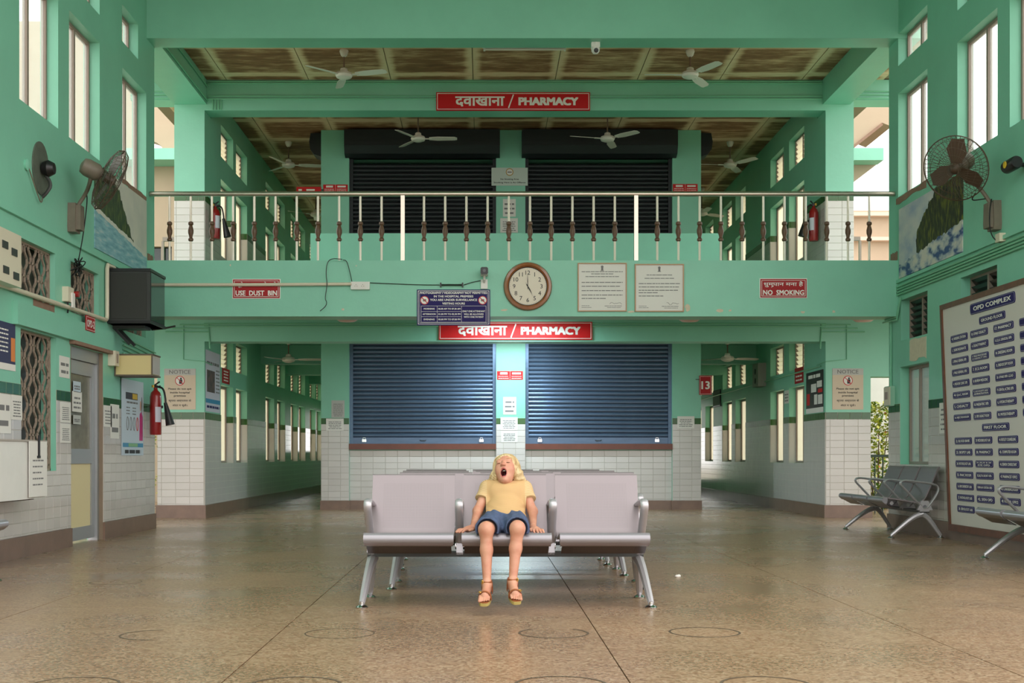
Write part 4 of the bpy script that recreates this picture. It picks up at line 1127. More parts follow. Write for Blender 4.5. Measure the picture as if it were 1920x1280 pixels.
# ---- certificates
def certificate(label, x0, y0, x1, y1, seed):
    t, w, h = panelF('framed_certificate', label, 'certificate', x0, y0, x1, y1, YF, 'framed certificates on the gallery beam')
    k = .012
    MB().box(-w/2, w/2, h/2-k, h/2, 0, .02).box(-w/2, w/2, -h/2, -h/2+k, 0, .02).box(-w/2, -w/2+k, -h/2+k, h/2-k, 0, .02).box(w/2-k, w/2, -h/2+k, h/2-k, 0, .02).build('frame', mat('brass_frame_%d' % seed, srgb(150,120,86), .4, .3), t)
    MB().box(-w/2+k, w/2-k, -h/2+k, h/2-k, .002, .008).build('sheet', M['paper'], t)
    em = MB().box(-.012,.012,-.03,.0,.009,.0095).lathe([(.016,.009),(.016,.0095)], 12, Matrix.Translation((0,.012,0))).box(-.02,.02,-.036,-.03,.009,.0095); e = em.build('emblem', M['ink_grey'], t); e.location = (0, h*.40, 0)
    rnd = random.Random(seed)
    hd = [(-w*f/2, h*v, w*f, .008) for f, v in (((.84,.32),(.45,.275),(.68,.22)) if seed == 1 else ((.52,.27),(.6,.20)))]
    lines(t, hd, .0095, M['ink_grey'], 'heading_lines')
    body = [(-w*.42, h*v, w*f, .009) for v, f in (((.10,.84),(.02,.80),(-.07,.84),(-.16,.84),(-.23,.5)) if seed == 1 else ((.09,.84),(.02,.82),(-.05,.8),(-.10,.4),(-.17,.5)))]
    lines(t, body, .0095, M['ink_grey'], 'text_lines')
    sg = [(w*.15+q*.018, -h*.33+rnd.uniform(-.014,.014), .0095) for q in range(9)]
    MB().tube(sg, .0016, 4).build('signature', M['ink'], t)
    lines(t, [(-w*.42, -h*.38, w*.16, .005), (-w*.42, -h*.415, w*.2, .005), (w*.05, -h*.385, w*.35, .006), (w*.1, -h*.42, w*.28, .005)], .0095, M['ink_grey'], 'small_print')
certificate('framed certificate next to the clock', 1083, 493, 1175, 584, 1)
certificate('framed certificate farther right of the clock', 1190, 495, 1282, 584.5, 2)

# ---- notice plates on the ground-floor wall ends
def spit_notice(label, x0, y0, x1, y1):
    t, w, h = panelF('notice_plate', label, 'sign', x0, y0, x1, y1, YC, 'do not spit notices')
    plate(t, w, h, .006, mat('notice_cream', srgb(206,188,166), .6) if 'notice_cream' not in bpy.data.materials else bpy.data.materials['notice_cream'])
    MB().box(-w/2, w/2, h*.34, h/2, .006, .0075).build('header', M['paper_grey'], t)
    letter(t, 'NOTICE', 0, h*.42, .0085, w*.68, h*.095, M['ink_grey'], .012)
    MB().lathe([(h*.118,.006),(h*.118,.0075)], 30, Matrix.Translation((0,h*.205,0))).build('prohibition_disc', M['ink_red'], t)
    MB().lathe([(h*.10,.0075),(h*.10,.0085)], 30, Matrix.Translation((0,h*.205,0))).build('disc_face', M['paper'], t)
    MB().box(-.01, .035, h*.13, h*.235, .0086, .0092).lathe([(.014,.0086),(.014,.0092)], 12, Matrix.Translation((.015,h*.26,0))).build('figure', M['ink'], t)
    MB().bar((-h*.075, h*.28, .0098), (h*.075, h*.13, .0098), .009, .001, (0,0,1)).build('bar', M['ink_red'], t)
    for s, v, ww in (('Please do not spit', .0, .74), ('inside hospital', -.09, .62), ('premises', -.17, .38)): letter(t, s, 0, h*v, .0075, w*ww, h*.06, M['ink'], .02)
    for s, v, ww in (('कृपया अस्पताल के', -.285, .72), ('अंदर न थूके।', -.40, .48)): letter(t, s, 0, h*v, .0075, w*ww, h*.075, M['ink'], .012)
spit_notice('cream do not spit notice on the wall end at the left', 308, 691, 367, 767.5)
spit_notice('cream do not spit notice on the wall end at the right', 1560.5, 690.5, 1618.5, 767.5)

# ---- papers and small plates on the pharmacy front
YT = YP - .05 - .009
paper('grey paper notice on the left pharmacy pier above the tiles', panelF('paper_notice', 'grey paper notice on the left pharmacy pier above the tiles', 'notice', 621.5, 750.5, 646, 783, YP-.05), 9, m='paper_grey')
paper('', panelF('paper_notice', 'white paper notice on the tiles of the left pharmacy pier', 'notice', 611.5, 784.5, 644.5, 807, YT), 5)
paper('', panelF('paper_notice', 'white paper with blank squares on the middle pharmacy pier', 'notice', 943.5, 744, 968, 777, YP-.05), 3)
paper('', panelF('paper_notice', 'upper white typed sheet on the middle pharmacy pier', 'notice', 938.5, 782, 970.5, 806, YT), 6)
paper('', panelF('paper_notice', 'lower white typed sheet on the middle pharmacy pier', 'notice', 939.5, 807, 970.5, 829, YT), 5)
paper('', panelF('paper_notice', 'white paper notice on the tiles of the right pharmacy pier', 'notice', 1270, 780, 1302, 803, YT), 5)
def red_strip(label, x0, y0, x1, y1, Y):
    t, w, h = panelF('red_strip_sign', label, 'sign', x0, y0, x1, y1, Y, 'small red strip signs on the pharmacy piers')
    plate(t, w, h, .006, M['red']); MB().box(-.0015, .0015, -h/2, h/2, .006, .0068).build('divider', M['letter'], t)
    MB().box(-w*.38, -w*.1, h*.1, h*.36, .006, .0068).box(w*.08, w*.42, h*.12, h*.34, .006, .0068).build('white_fields', M['letter'], t, kind='stuff')
    lines(t, [(-w*.45, -h*.12, w*.4, .008), (-w*.45, -h*.34, w*.4, .008), (w*.06, -h*.12, w*.38, .008), (w*.06, -h*.34, w*.38, .008)], .0068, M['letter'])
red_strip('small red strip sign on the middle ground-floor pharmacy pier', 932, 695.5, 980.5, 711.5, YP-.05)
red_strip('small red strip sign on the left upper pharmacy pier', 606, 346, 652, 360, YP-.05)
red_strip('small red strip sign on the right upper pharmacy pier', 1261.5, 345, 1308, 359, YP-.05)
t, w, h = panelF('red_door_sign', 'red hanging sign with white writing in the upper left corridor', 'sign', 556, 350.5, 602.5, 362, 20.54)
plate(t, w, h, .01, M['red']); lines(t, [(-w*.42, 0, w*.14, .03), (-w*.1, 0, w*.4, .03)], .011, M['letter'])
MB().bar((w/2, 0, .004), (w/2+.04, 0, .004), .03, .008).build('mounting_arm', M['darkgrey'], t)
t, w, h = panelF('no_smoking_plate', 'white no smoking area plate on the middle upper pharmacy pier', 'sign', 921.5, 314.5, 989.5, 348, YP-.055)
plate(t, w, h, .008, mat('pale_plate', srgb(196,206,198), .5))
MB().lathe([(.062,.008),(.062,.0095)], 26, Matrix.Translation((0,.075,0))).build('prohibition_disc', mat('gold_ring', srgb(176,132,30), .5), t)
MB().lathe([(.05,.0095),(.05,.0105)], 26, Matrix.Translation((0,.075,0))).build('disc_face', M['paper'], t)
MB().box(-.035,.035,.068,.08,.0106,.011).build('cigarette', M['ink'], t)
letter(t, 'No Smoking Area', 0, -.045, .0095, .3, .032, M['ink'], .02); letter(t, 'Smoking Here is An Offence', 0, -.10, .0095, .52, .032, M['ink'], .02)
paper('', panelF('paper_notice', 'white paper with an arrow on the middle upper pharmacy pier', 'notice', 943, 373, 967, 406, YP-.05), 3)
paper('', panelF('paper_notice', 'white typed sheet on the tiles of the middle upper pharmacy pier', 'notice', 938, 409, 971, 436, YT), 5)
t, w, h = panelF('number_plate', 'red plate with the number 13 at the right corridor entrance', 'sign', 1311, 704, 1334.5, 740, 20.53)
plate(t, w, h, .012, M['red_dark']); border(t, w, h, .012, .004, .012, M['letter']); letter(t, '13', 0, 0, .014, w*.68, h*.42, M['letter'], .03)
MB().bar((-w/2, h*.3, .006), (-w/2-.06, h*.3, .006), .012, .012).build('arm', M['darkgrey'], t)

# ---- corridor posters (on the side walls)
def posterS(label, face, plane, ya, yb, za, zb, base, cat='poster', name='health_poster'):
    t, w, h = panelS(name, label, cat, face, plane, ya, yb, za, zb); plate(t, w, h, .003, base, 'sheet'); return t, w, h
M['poster_violet'] = mat('poster_violet', srgb(206,204,218), .5); M['poster_blue'] = mat('poster_blue', srgb(60,140,180), .5); M['poster_dark'] = mat('poster_dark', srgb(34,32,36), .4)
M['poster_pale'] = mat('poster_pale', srgb(196,208,220), .45); M['photo_brown'] = mat('photo_brown', srgb(120,92,88), .6, var=.6, vscale=9, col2=srgb(60,62,66)); M['magenta'] = mat('magenta', srgb(190,40,120), .5)
M['gold'] = mat('print_gold', srgb(214,178,40), .5); M['skinprint'] = mat('print_skin', srgb(196,150,130), .6)
t, w, h = posterS('pale violet health poster on the left corridor wall by the entrance', 'L', CLX+.001, 17.86, 18.83, 1.52, 2.40, M['poster_violet'])
MB().box(-w*.42, w*.12, -h*.18, h*.18, .003, .004).build('photo', M['photo_brown'], t)
lines(t, [(-w*.43, h*.30, w*.86, .04)], .0045, M['ink_grey'], 'heading_lines'); lines(t, [(w*.2, h*(.2-.06*i), w*.25, .02) for i in range(7)], .0045, M['ink_grey'])
MB().box(-w/2, w/2, -h*.36, -h*.29, .003, .004).build('blue_strip', M['poster_blue'], t); lines(t, [(-w*.43, -h*.42, w*.86, .035)], .0045, M['navy'], 'footer_lines')
t, w, h = posterS('small red plate above the first window of the left corridor', 'L', CLX, 18.99, 19.55, 1.99, 2.22, M['red_dark'], 'sign', 'red_plate')
lines(t, [(-w*.3, h*(.3-.2*i), w*.6, .02) for i in range(4)], .0045, M['letter'])
t, w, h = posterS('black poster with coloured charts on the right corridor wall by the entrance', 'R', CRX-.002, 17.9, 18.85, 1.51, 2.12, M['poster_dark'])
lines(t, [(-w*.36, h*.38, w*.7, .05)], .0045, M['letter'], 'heading_lines')
MB().box(-w*.2, w*.1, h*.0, h*.2, .003, .004).box(w*.14, w*.42, h*.1, h*.25, .003, .004).box(-w*.02, w*.16, -h*.3, -h*.06, .003, .004).box(w*.2, w*.45, -h*.3, -h*.08, .003, .004).build('chart_blocks', M['paper'], t, kind='stuff')
MB().box(-w*.45, -w*.28, -h*.3, -h*.02, .003, .004).box(w*.2, w*.45, -h*.03, h*.06, .003, .004).build('red_blocks', M['red'], t, kind='stuff')
MB().box(-w/2, w/2, -h/2, -h*.38, .003, .0042).build('footer', M['paper'], t)
t, w, h = posterS('small red plate above the first window of the right corridor', 'R', CRX, 19.02, 19.55, 2.0, 2.24, M['red_dark'], 'sign', 'red_plate')
lines(t, [(-w*.36, h*(.2-.25*i), w*.7, .025) for i in range(3)], .0045, M['letter'])
paper('', panelS('paper_notice', 'narrow paper notice between the first two right corridor windows', 'notice', 'R', CRX, 19.93, 20.22, 1.72, 1.93), 3)
t, w, h = panelS('framed_notice', 'dark framed notice deep in the right corridor', 'notice', 'R', CRX, 25.6, 26.4, 1.9, 2.25); plate(t, w, h, .02, M['black'], 'frame'); plate(t, w-.06, h-.06, .003, M['ink_grey'], 'sheet', .02)
mb_ = thing('meter_box', 'grey electric meter box on the right corridor wall between window pairs', 'box', (CRX, 21.75, 2.28), ROT['R'])
MB().box(-.22, .22, -.2, .2, 0, .14).build('casing', mat('meter_grey', srgb(150,146,138), .5), mb_); 
for v in (-.1, .06): MB().lathe([(.05,.14),(.05,.15)], 12, Matrix.Translation((0,v,0))).build('dial', M['darkgrey'], mb_)
# ================================================================ SEASIDE PICTURES ON THE HALL WALLS
def picture_mat(name, flip):
    """painted seascape: pale sky, dark wooded cliff, blue water (print on a flexible banner)"""
    m = bpy.data.materials.new(name); m.use_nodes = True; nt = m.node_tree; b = nt.nodes['Principled BSDF']; b.inputs['Roughness'].default_value = .5
    tc = nt.nodes.new('ShaderNodeTexCoord'); s = nt.nodes.new('ShaderNodeSeparateXYZ'); nt.links.new(tc.outputs['Generated'], s.inputs[0])
    def math_(op, a, b_=None, c=None):
        n = nt.nodes.new('ShaderNodeMath'); n.operation = op
        for i, q in enumerate((a, b_, c)):
            if q is None: continue
            if isinstance(q, (int, float)): n.inputs[i].default_value = q
            else: nt.links.new(q, n.inputs[i])
        return n.outputs[0]
    def noise(sc, st=(1,1,1), det=5):
        mp = nt.nodes.new('ShaderNodeMapping'); mp.inputs['Scale'].default_value = st; nt.links.new(tc.outputs['Object'], mp.inputs['Vector'])
        n = nt.nodes.new('ShaderNodeTexNoise'); n.inputs['Scale'].default_value = sc; n.inputs['Detail'].default_value = det; nt.links.new(mp.outputs[0], n.inputs['Vector']); return n.outputs['Fac']
    def ramp(f, stops):
        r = nt.nodes.new('ShaderNodeValToRGB'); e = r.color_ramp.elements
        e[0].position, e[0].color = stops[0][0], (*stops[0][1], 1); e[1].position, e[1].color = stops[-1][0], (*stops[-1][1], 1)
        for p, c in stops[1:-1]: x = e.new(p); x.color = (*c, 1)
        nt.links.new(f, r.inputs['Fac']); return r.outputs['Color']
    def mix(f, a, c):
        n = nt.nodes.new('ShaderNodeMix'); n.data_type = 'RGBA'; nt.links.new(f, n.inputs['Factor']); nt.links.new(a, n.inputs['A']); nt.links.new(c, n.inputs['B']); return n.outputs['Result']
    u, v = s.outputs[0], s.outputs[1]
    nf = noise(3.0); nl = noise(9, (1,.5,1))
    if not flip:      # left wall: cliff slopes down to the right, pale sky, blue water below
        sky = ramp(nf, [(.3, srgb(196,196,188)), (.7, srgb(216,212,200))])
        cliff = ramp(noise(7, (2.2,1,1)), [(.3, srgb(30,44,40)), (.5, srgb(52,74,44)), (.7, srgb(96,110,60))])
        water = ramp(noise(6, (.7,4,1)), [(.3, srgb(96,150,170)), (.55, srgb(140,186,196)), (.75, srgb(196,206,206))])
        top = math_('SUBTRACT', math_('ADD', math_('MULTIPLY', u, -1.75), 1.75), math_('MULTIPLY', nl, .30))       # cliff crest
        fc = math_('GREATER_THAN', top, v)
        shore = math_('ADD', math_('MULTIPLY', u, -.22), math_('ADD', .42, math_('MULTIPLY', nl, .06)))
        fw = math_('GREATER_THAN', shore, v)
        fs = math_('GREATER_THAN', math_('ADD', shore, .05), v)
        sand = ramp(nf, [(.3, srgb(206,206,198)), (.7, srgb(220,216,206))])
        col = mix(fw, mix(fs, mix(fc, sky, cliff), sand), water)
    else:             # right wall: cloudy sky to the left, dark cliff in the middle, white surf and blue water below
        sky = ramp(noise(2.2, (1,2,1)), [(.3, srgb(150,166,196)), (.5, srgb(196,198,204)), (.7, srgb(218,214,212))])
        cliff = ramp(noise(8, (2.6,1,1)), [(.32, srgb(18,18,16)), (.5, srgb(44,50,22)), (.66, srgb(112,112,34))])
        sea = ramp(noise(4, (1,2,1)), [(.42, srgb(214,208,200)), (.52, srgb(170,178,190)), (.6, srgb(50,78,132))])
        top = math_('ADD', math_('MULTIPLY', u, 1.5), math_('SUBTRACT', math_('MULTIPLY', nl, .35), .1))
        left = math_('GREATER_THAN', math_('ADD', u, math_('MULTIPLY', nl, .12)), .37)
        fc = math_('MULTIPLY', math_('GREATER_THAN', top, v), left)
        base = math_('ADD', math_('MULTIPLY', u, .22), math_('ADD', .12, math_('MULTIPLY', nl, .12)))
        fb = math_('GREATER_THAN', base, v)
        seab = math_('GREATER_THAN', math_('ADD', math_('MULTIPLY', u, .25), .12), v)
        col = mix(fb, mix(fc, sky, cliff), sea)
    nt.links.new(col, b.inputs['Base Color']); return m
t, w, h = panelS('seaside_picture', 'large seaside picture with a wooded cliff on the left hall wall', 'picture', 'L', XL, 12.9, 14.88, 3.02, 3.90); plate(t, w, h, .012, picture_mat('seascape_left', False), 'canvas'); 
t, w, h = panelS('seaside_picture', 'large seaside picture with dark cliffs on the right hall wall', 'picture', 'R', XR, 12.91, 14.87, 2.98, 3.80); plate(t, w, h, .012, picture_mat('seascape_right', True), 'canvas')
# bare plaster under the sills at the gallery end
def rough_patch(parent, face_s, plane, ya, yb, z0, z1, seed, m='brick'):
    rnd = random.Random(seed); n = 9; poly = [(ya+(yb-ya)*i/n, z1+rnd.uniform(-.01,.01)) for i in range(n+1)] + [(yb-(yb-ya)*i/n, z0+rnd.uniform(-.02,.02)) for i in range(n+1)]
    MB().prism(poly, 0, .004, lambda a, b, w: (plane+face_s*w, a, b)).build('bare_plaster', M[m], parent, fix=True)
rough_patch(wl, 1, XL, 13.9, 14.9, 3.90, 3.96, 1); rough_patch(wr, -1, XR, 13.98, 15.0, 3.88, 3.95, 2)
rough_patch(wr, -1, XR, 13.98, 14.52, 1.98, 2.22, 4, 'patch'); rough_patch(wr, -1, XR, 12.95, 13.3, 1.55, 1.75, 6, 'patch')
rough_patch(wl, 1, XL, 14.95, 15.2, 3.21, 3.30, 3); rough_patch(wr, -1, XR, 14.95, 15.2, 3.21, 3.32, 8)
rough_patch(wl, 1, XL, 11.15, 11.7, 2.2, 2.28, 9)

# ================================================================ LEFT WALL FITTINGS
tv = thing('boxed_television', 'dark boxed television mounted high on the left wall by the gallery', 'television', (-3.77, 13.66, 2.29))
MB().box(-.225, .225, -.31, .31, 0, .585).build('casing', M['darkgrey'], tv)
for z in (0, .555): MB().box(-.235, .235, -.32, .32, z, z+.03).build('rim', M['black'], tv)
MB().box(.226, .232, -.28, .28, .04, .545).build('screen', M['glass_dark'], tv)
MB().box(-.19, .19, -.318, -.311, .05, .535).build('side_panel', mat('tv_side', srgb(44,46,42), .6), tv)
MB().bar((-.22, .1, -.02), (-.05, .1, -.2), .03, .03).bar((-.22, -.1, -.02), (-.05, -.1, -.2), .03, .03).tube([(.1,.25,-.01),(.2,.4,.02),(.28,.55,.06)], .012, 6).build('bracket', M['black'], tv)
MB().box(-.228, .12, -.12, .12, -.035, -.002).build('shelf', M['darkgrey'], tv)

lb_ = thing('light_box', 'cream projecting light box on the left wall above the health poster', 'sign box', (-3.79, 13.77, 1.75))
MB().box(-.2, .2, -.165, .165, 0, .235).build('casing', M['yellow_panel'], lb_)
MB().box(.2, .206, -.15, .15, .02, .215).build('end_glass', mat('frost_white', srgb(200,192,188), .3), lb_)
e = MB()
for z in (0, .225): e.box(-.206, .209, -.171, .171, z-.004, z+.012)
for x in (-.206, .194): e.box(x, x+.014, -.172, -.165, 0, .235)
e.build('edge_trim', mat('dark_trim', srgb(96,84,70), .5), lb_)
MB().box(-.21, -.2, -.1, .1, .05, .19).build('wall_bracket', M['darkgrey'], lb_)

def extinguisher(label, loc, s, h=.5, horn=True):
    t = thing('fire_extinguisher', label, 'extinguisher', loc, (0,0,0), 'red fire extinguishers')
    MB().lathe([(.062,0),(.068,.012),(.068,h-.08),(.055,h-.03),(.025,h),(.02,h+.03)], 20).build('cylinder', M['ext_red'], t, True)
    MB().box(-.022,.022,-.018,.018,h+.025,h+.06).bar((-.01,0,h+.06),(.05*s,-.01,h+.10), .02, .012).bar((-.01,0,h+.035),(.06*s,-.01,h+.05), .02, .012).build('valve', M['black'], t)
    MB().lathe([(.0,0),(.018,0),(.018,.03),(0,.03)], 10, Matrix.Translation((-.025*s,-.02,h+.03)), cap=False).build('gauge', mat('brass_%d' % len(bpy.data.materials), srgb(190,150,70), .3, .8), t)
    lab = MB()
    for k in range(6):
        a0, a1 = -PI/2 + (.2+.18*k)*s, -PI/2 + (.2+.18*(k+1))*s
        r = .0695; lab.quad([(r*math.cos(a0), r*math.sin(a0), .15), (r*math.cos(a1), r*math.sin(a1), .15), (r*math.cos(a1), r*math.sin(a1), .33), (r*math.cos(a0), r*math.sin(a0), .33)])
    lab.build('label_sheet', M['poster_violet'], t)
    if horn:
        MB().tube(chaikin([Vector((.03*s,0,h+.04)), Vector((.10*s,-.02,h+.02)), Vector((.125*s,-.02,h-.12)), Vector((.12*s,-.02,h-.17))], 2), .012, 8).lathe([(.02,0),(.055,-.27),(.045,-.27)], 12, Matrix.Translation((.12*s,-.02,h-.15)) @ Matrix.Rotation(-.22*s, 4, 'Y')).build('hose_horn', M['black'], t, True)
    MB().box(-.07,.07,.06,.075,h*.6,h*.66).bar((0,.07,h*.63),(-.12*s,.07,h*.63), .03, .01).build('wall_hook', M['darkgrey'], t)
    return t
extinguisher('red fire extinguisher with black horn beside the health poster on the left wall', (-3.88, 14.87, P(290,815,14.87).z), 1, .53)
extinguisher('red fire extinguisher on the upper floor at the left pier', (CLX+.09, 18.1, P(403,448,18.1).z), 1, .44)
extinguisher('red fire extinguisher on the upper floor at the right pier', (CRX-.09, 18.1, P(1520,452,18.1).z), -1, .48)

# health poster beside the extinguisher
t, w, h = posterS('pale blue health poster with a magenta figure on the left wall', 'L', XL+.013, 13.83, 14.72, .885, 1.74, M['poster_pale'])
MB().box(-w*.32, w*.22, h*.24, h*.33, .003, .004).build('dark_strip', M['poster_dark'], t); MB().box(-w*.02, w*.2, h*.25, h*.32, .004, .005).build('gold_words', M['gold'], t)
lines(t, [(-w*.28, h*.2, w*.5, .02)], .0045, M['ink_grey'], 'heading_lines')
lines(t, [(-w*.3, h*(.13-.04*i), w*.16, .012) for i in range(3)] + [(-w*.02, h*(.13-.04*i), w*.16, .012) for i in range(3)], .0045, M['ink_grey'])
for k in range(4):
    u = -w*.25 + k*w*.15; mb = MB()
    mb.tube([(u+.035*math.cos(a), -h*.08+.075*math.sin(a), .005) for a in np.linspace(0, 2*PI, 24, endpoint=False)], .004, 5, True)
    mb.build('oval_icon', M['ink_red'] if k == 3 else M['ink_grey'], t)
MB().prism([(w*.30,-h*.3),(w*.46,-h*.3),(w*.46,h*.02),(w*.40,h*.1),(w*.32,h*.06)], .003, .004).build('figure', M['magenta'], t, fix=True)
MB().prism([(w*.36+.03*math.cos(a), h*.17+.06*math.sin(a)) for a in np.linspace(0, 2*PI, 16, endpoint=False)], .003, .0042).build('figure_head', M['skinprint'], t, fix=True)
MB().prism([(w*.40+.03*math.cos(a), h*.19+.09*math.sin(a)) for a in np.linspace(-1.4, 1.6, 12)], .0043, .005).build('figure_hair', M['ink'], t, fix=True)
MB().box(-w*.45, w*.48, -h*.39, -h*.335, .003, .004).build('blue_strip', M['poster_blue'], t); MB().box(-w*.2, w*.22, -h*.385, -h*.34, .004, .0046).build('green_words', mat('poster_green', srgb(130,180,130), .5), t)
lines(t, [(-w*.36, -h*.45, w*.72, .04)], .0045, M['ink'], 'footer_lines')

# papers on the left wall
def lpaper(label, x0, y0, x1, y1, n=6, X=XL+.010, **k):
    a, b = WL(x0, y0, X), WL(x1, y1, X); zt = WL((x0+x1)/2, y0, X).z; zb = WL((x0+x1)/2, y1, X).z
    return paper('', panelS('paper_notice', label, 'notice', 'L', X, a.y, b.y, zb, zt), n, **k)
lpaper('white paper with brown hand drawings at the left edge on the tiles', -10, 738, 20, 812, 2, ink='ink_grey')
lpaper('white typed sheet with red heading left of the tall lattice window', 21, 741, 41, 787, 6)
lpaper('upper typed sheet between the lattice window and the glazed door', 113, 754, 132, 792, 7)
lpaper('lower typed sheet between the lattice window and the glazed door', 113, 794, 132, 830, 7)
lpaper('blank white label on green paint between the lattice window and the glazed door', 111, 668, 130, 708, 2, X=XL+.001)
lpaper('loose typed sheet on the tiles right of the glazed door', 194, 760, 209, 800, 5)
lpaper('cream sheet with two small brown pictures right of the glazed door', 207, 758, 223, 822, 2)
DX = XL - .068
lpaper('small blue sheet taped high on the door glass', 137, 715, 151, 735, 2, X=DX, m='poster_pale')
lpaper('white notice taped in the middle of the door glass', 135, 734, 153, 772, 3, X=DX)
lpaper('grey sheet taped low on the door glass', 137, 778, 151, 795, 2, X=DX, m='paper_grey')
t, w, h = posterS('dark blue poster with green headings at the left edge', 'L', XL, 9.9, 10.72, 1.60, 2.0, mat('poster_navy', srgb(46,44,84), .5))
lines(t, [(-w*.4, h*(.34-.09*i), w*.7, .012) for i in range(6)], .0045, M['letter']); MB().box(w*.38, w*.49, -h*.3, h*.2, .003, .004).build('orange_edge', mat('poster_orange', srgb(220,130,60), .5), t); MB().box(-w/2, w/2, -h/2, -h*.36, .003, .0045).build('footer', M['paper'], t)

# wall cabinet with hanging notice
cb_ = thing('wall_cabinet', 'white shallow cabinet on the left wall below the lattice window', 'cabinet', (-3.86, 10.0, .525))
MB().box(-.14, .14, -.66, .67, 0, .47).build('body', M['white'], cb_); MB().box(-.15, .15, -.67, .68, .47, .485).build('top', mat('cabinet_edge', srgb(170,160,150), .5), cb_)
MB().box(-.14, .10, -.5, .5, -.012, 0).build('underside_shade', mat('cabinet_shade', srgb(110,100,92), .6), cb_)  # dark strip paints in the shadow under the cabinet
hn = thing('hanging_notice', 'white handwritten notice hung over the cabinet on a black clip', 'notice', (-3.705, 10.44, .77), ROT['L'])
plate(hn, .42, .46, .004, M['paper'], 'sheet'); lines(hn, [(-.13, .07-.05*i, .26-.03*(i % 3), .012) for i in range(5)], .0045, M['ink_grey'])
MB().box(-.012, .012, .1, .28, .004, .016).box(-.03,.03,.09,.11,.004,.014).build('clip', M['black'], hn)

# electrical boxes and conduits on the left wall
mbx = thing('meter_cabinet', 'cream meter cabinet with four small windows at the left edge', 'cabinet', (XL, 10.1, 2.28), ROT['L'])
MB().box(-.45, .36, 0, .43, 0, .15).build('casing', M['pipe'], mbx)
for u, v in ((-.28,.28),(-.0,.30),(.20,.27),(-.28,.10),(.02,.10),(.24,.08)): MB().box(u-.06, u+.06, v-.03, v+.03, .15, .156).build('meter_window', M['darkgrey'], mbx)
sw = thing('switch_box', 'small switch box with coloured plugs between the lattice vents', 'switch', (XL, WL(123,553).y, WL(123,553).z), ROT['L'])
MB().box(-.1, .06, -.07, .07, 0, .06).build('casing', M['pipe'], sw); MB().box(-.02,.05,-.12,.02,.06,.075).build('adapter', M['paper'], sw)
MB().cyl((.1,.02,.05),(.1,.02,.1), .03, n=10).build('red_plug', M['ext_red'], sw); MB().cyl((.16,.01,.05),(.16,.01,.09), .025, n=10).build('teal_plug', mat('teal_plug', srgb(40,130,120), .5), sw)
MB().tube([(-.03,-.07,.03),(-.02,-.13,.03),(.0,-.17,.02)], .008, 6).build('wire', M['black'], sw)
t, w, h = panelS('red_room_plate', 'small red OPD-2 room plate above the glazed door', 'sign', 'L', XL+.05, WL(160,615,XL+.05).y, WL(177,615,XL+.05).y, 2.13, 2.28); plate(t, w, h, .008, M['red_dark']); border(t, w, h, .01, .004, .008, M['letter']); letter(t, 'OPD-2', 0, 0, .0095, w*.8, h*.5, M['letter'], .03)
pt = MB().tube([(XL+.03, 8.0, 2.27), (XL+.03, 13.2, 2.31), (XL+.03, 13.24, 2.33), (XL+.03, 13.25, 2.36), (XL+.03, 13.25, 2.86), (XL+.03, 13.27, 2.90), (XL+.03, 13.5, 2.905)], .022, 10)
tag(pt.build('wall_conduit', M['pipe'], None, True), 'ivory conduit along the left wall rising beside the boxed television', 'conduit')
jb = thing('junction_box', 'small cream junction box at the head of the glazed door', 'box', (XL, WL(206,672).y, WL(206,672).z), ROT['L']); MB().box(-.07,.07,-.08,.08,0,.08).build('casing', M['pipe'], jb); MB().box(-.03,.03,-.05,.05,.08,.084).build('cover', M['wframe'], jb)
wr_ = MB()
for k in range(5): wr_.tube([(XL+.02, 13.9, 2.20-k*.045), (XL+.02, YB-.02, 2.13-k*.045)], .009, 6)
wr_.build('surface_conduits', M['pipe_mint'], wl, kind='stuff')

# ================================================================ RIGHT WALL: DIRECTORY BOARD
bd = thing('directory_board', 'tall white hospital directory board with navy name plates in a brown frame', 'board', (4.925, 11.83, .10), (PI/2, 0, -PI/2))
tilt = math.radians(2.3); bd.rotation_euler = (PI/2 + 0, 0, -PI/2)
bd.rotation_euler = (Matrix.Rotation(-PI/2, 4, 'Z') @ Matrix.Rotation(PI/2 + tilt, 4, 'X')).to_euler()
BW, BH = 2.66, 2.36
MB().box(-BW/2, BW/2, 0, BH, 0, .02).build('panel', mat('board_white', srgb(214,206,200), .35), bd)
k = .05
for nm, bx in (('frame_stile', (-BW/2, -BW/2+k, 0, BH)), ('frame_stile', (BW/2-k, BW/2, 0, BH)), ('frame_rail', (-BW/2+k, BW/2-k, BH-k, BH)), ('frame_rail', (-BW/2+k, BW/2-k, 0, k+.02))):
    MB().box(bx[0], bx[1], bx[2], bx[3], -.002, .035).build(nm, M['wood_frame'], bd)
def rrect(w, h, r, n=5):
    pts = []
    for cx, cy, a0 in ((w/2-r, h/2-r, 0), (-w/2+r, h/2-r, PI/2), (-w/2+r, -h/2+r, PI), (w/2-r, -h/2+r, 1.5*PI)):
        pts += [(cx+r*math.cos(a0+PI/2*i/n), cy+r*math.sin(a0+PI/2*i/n)) for i in range(n+1)]
    return pts
_rp = {}
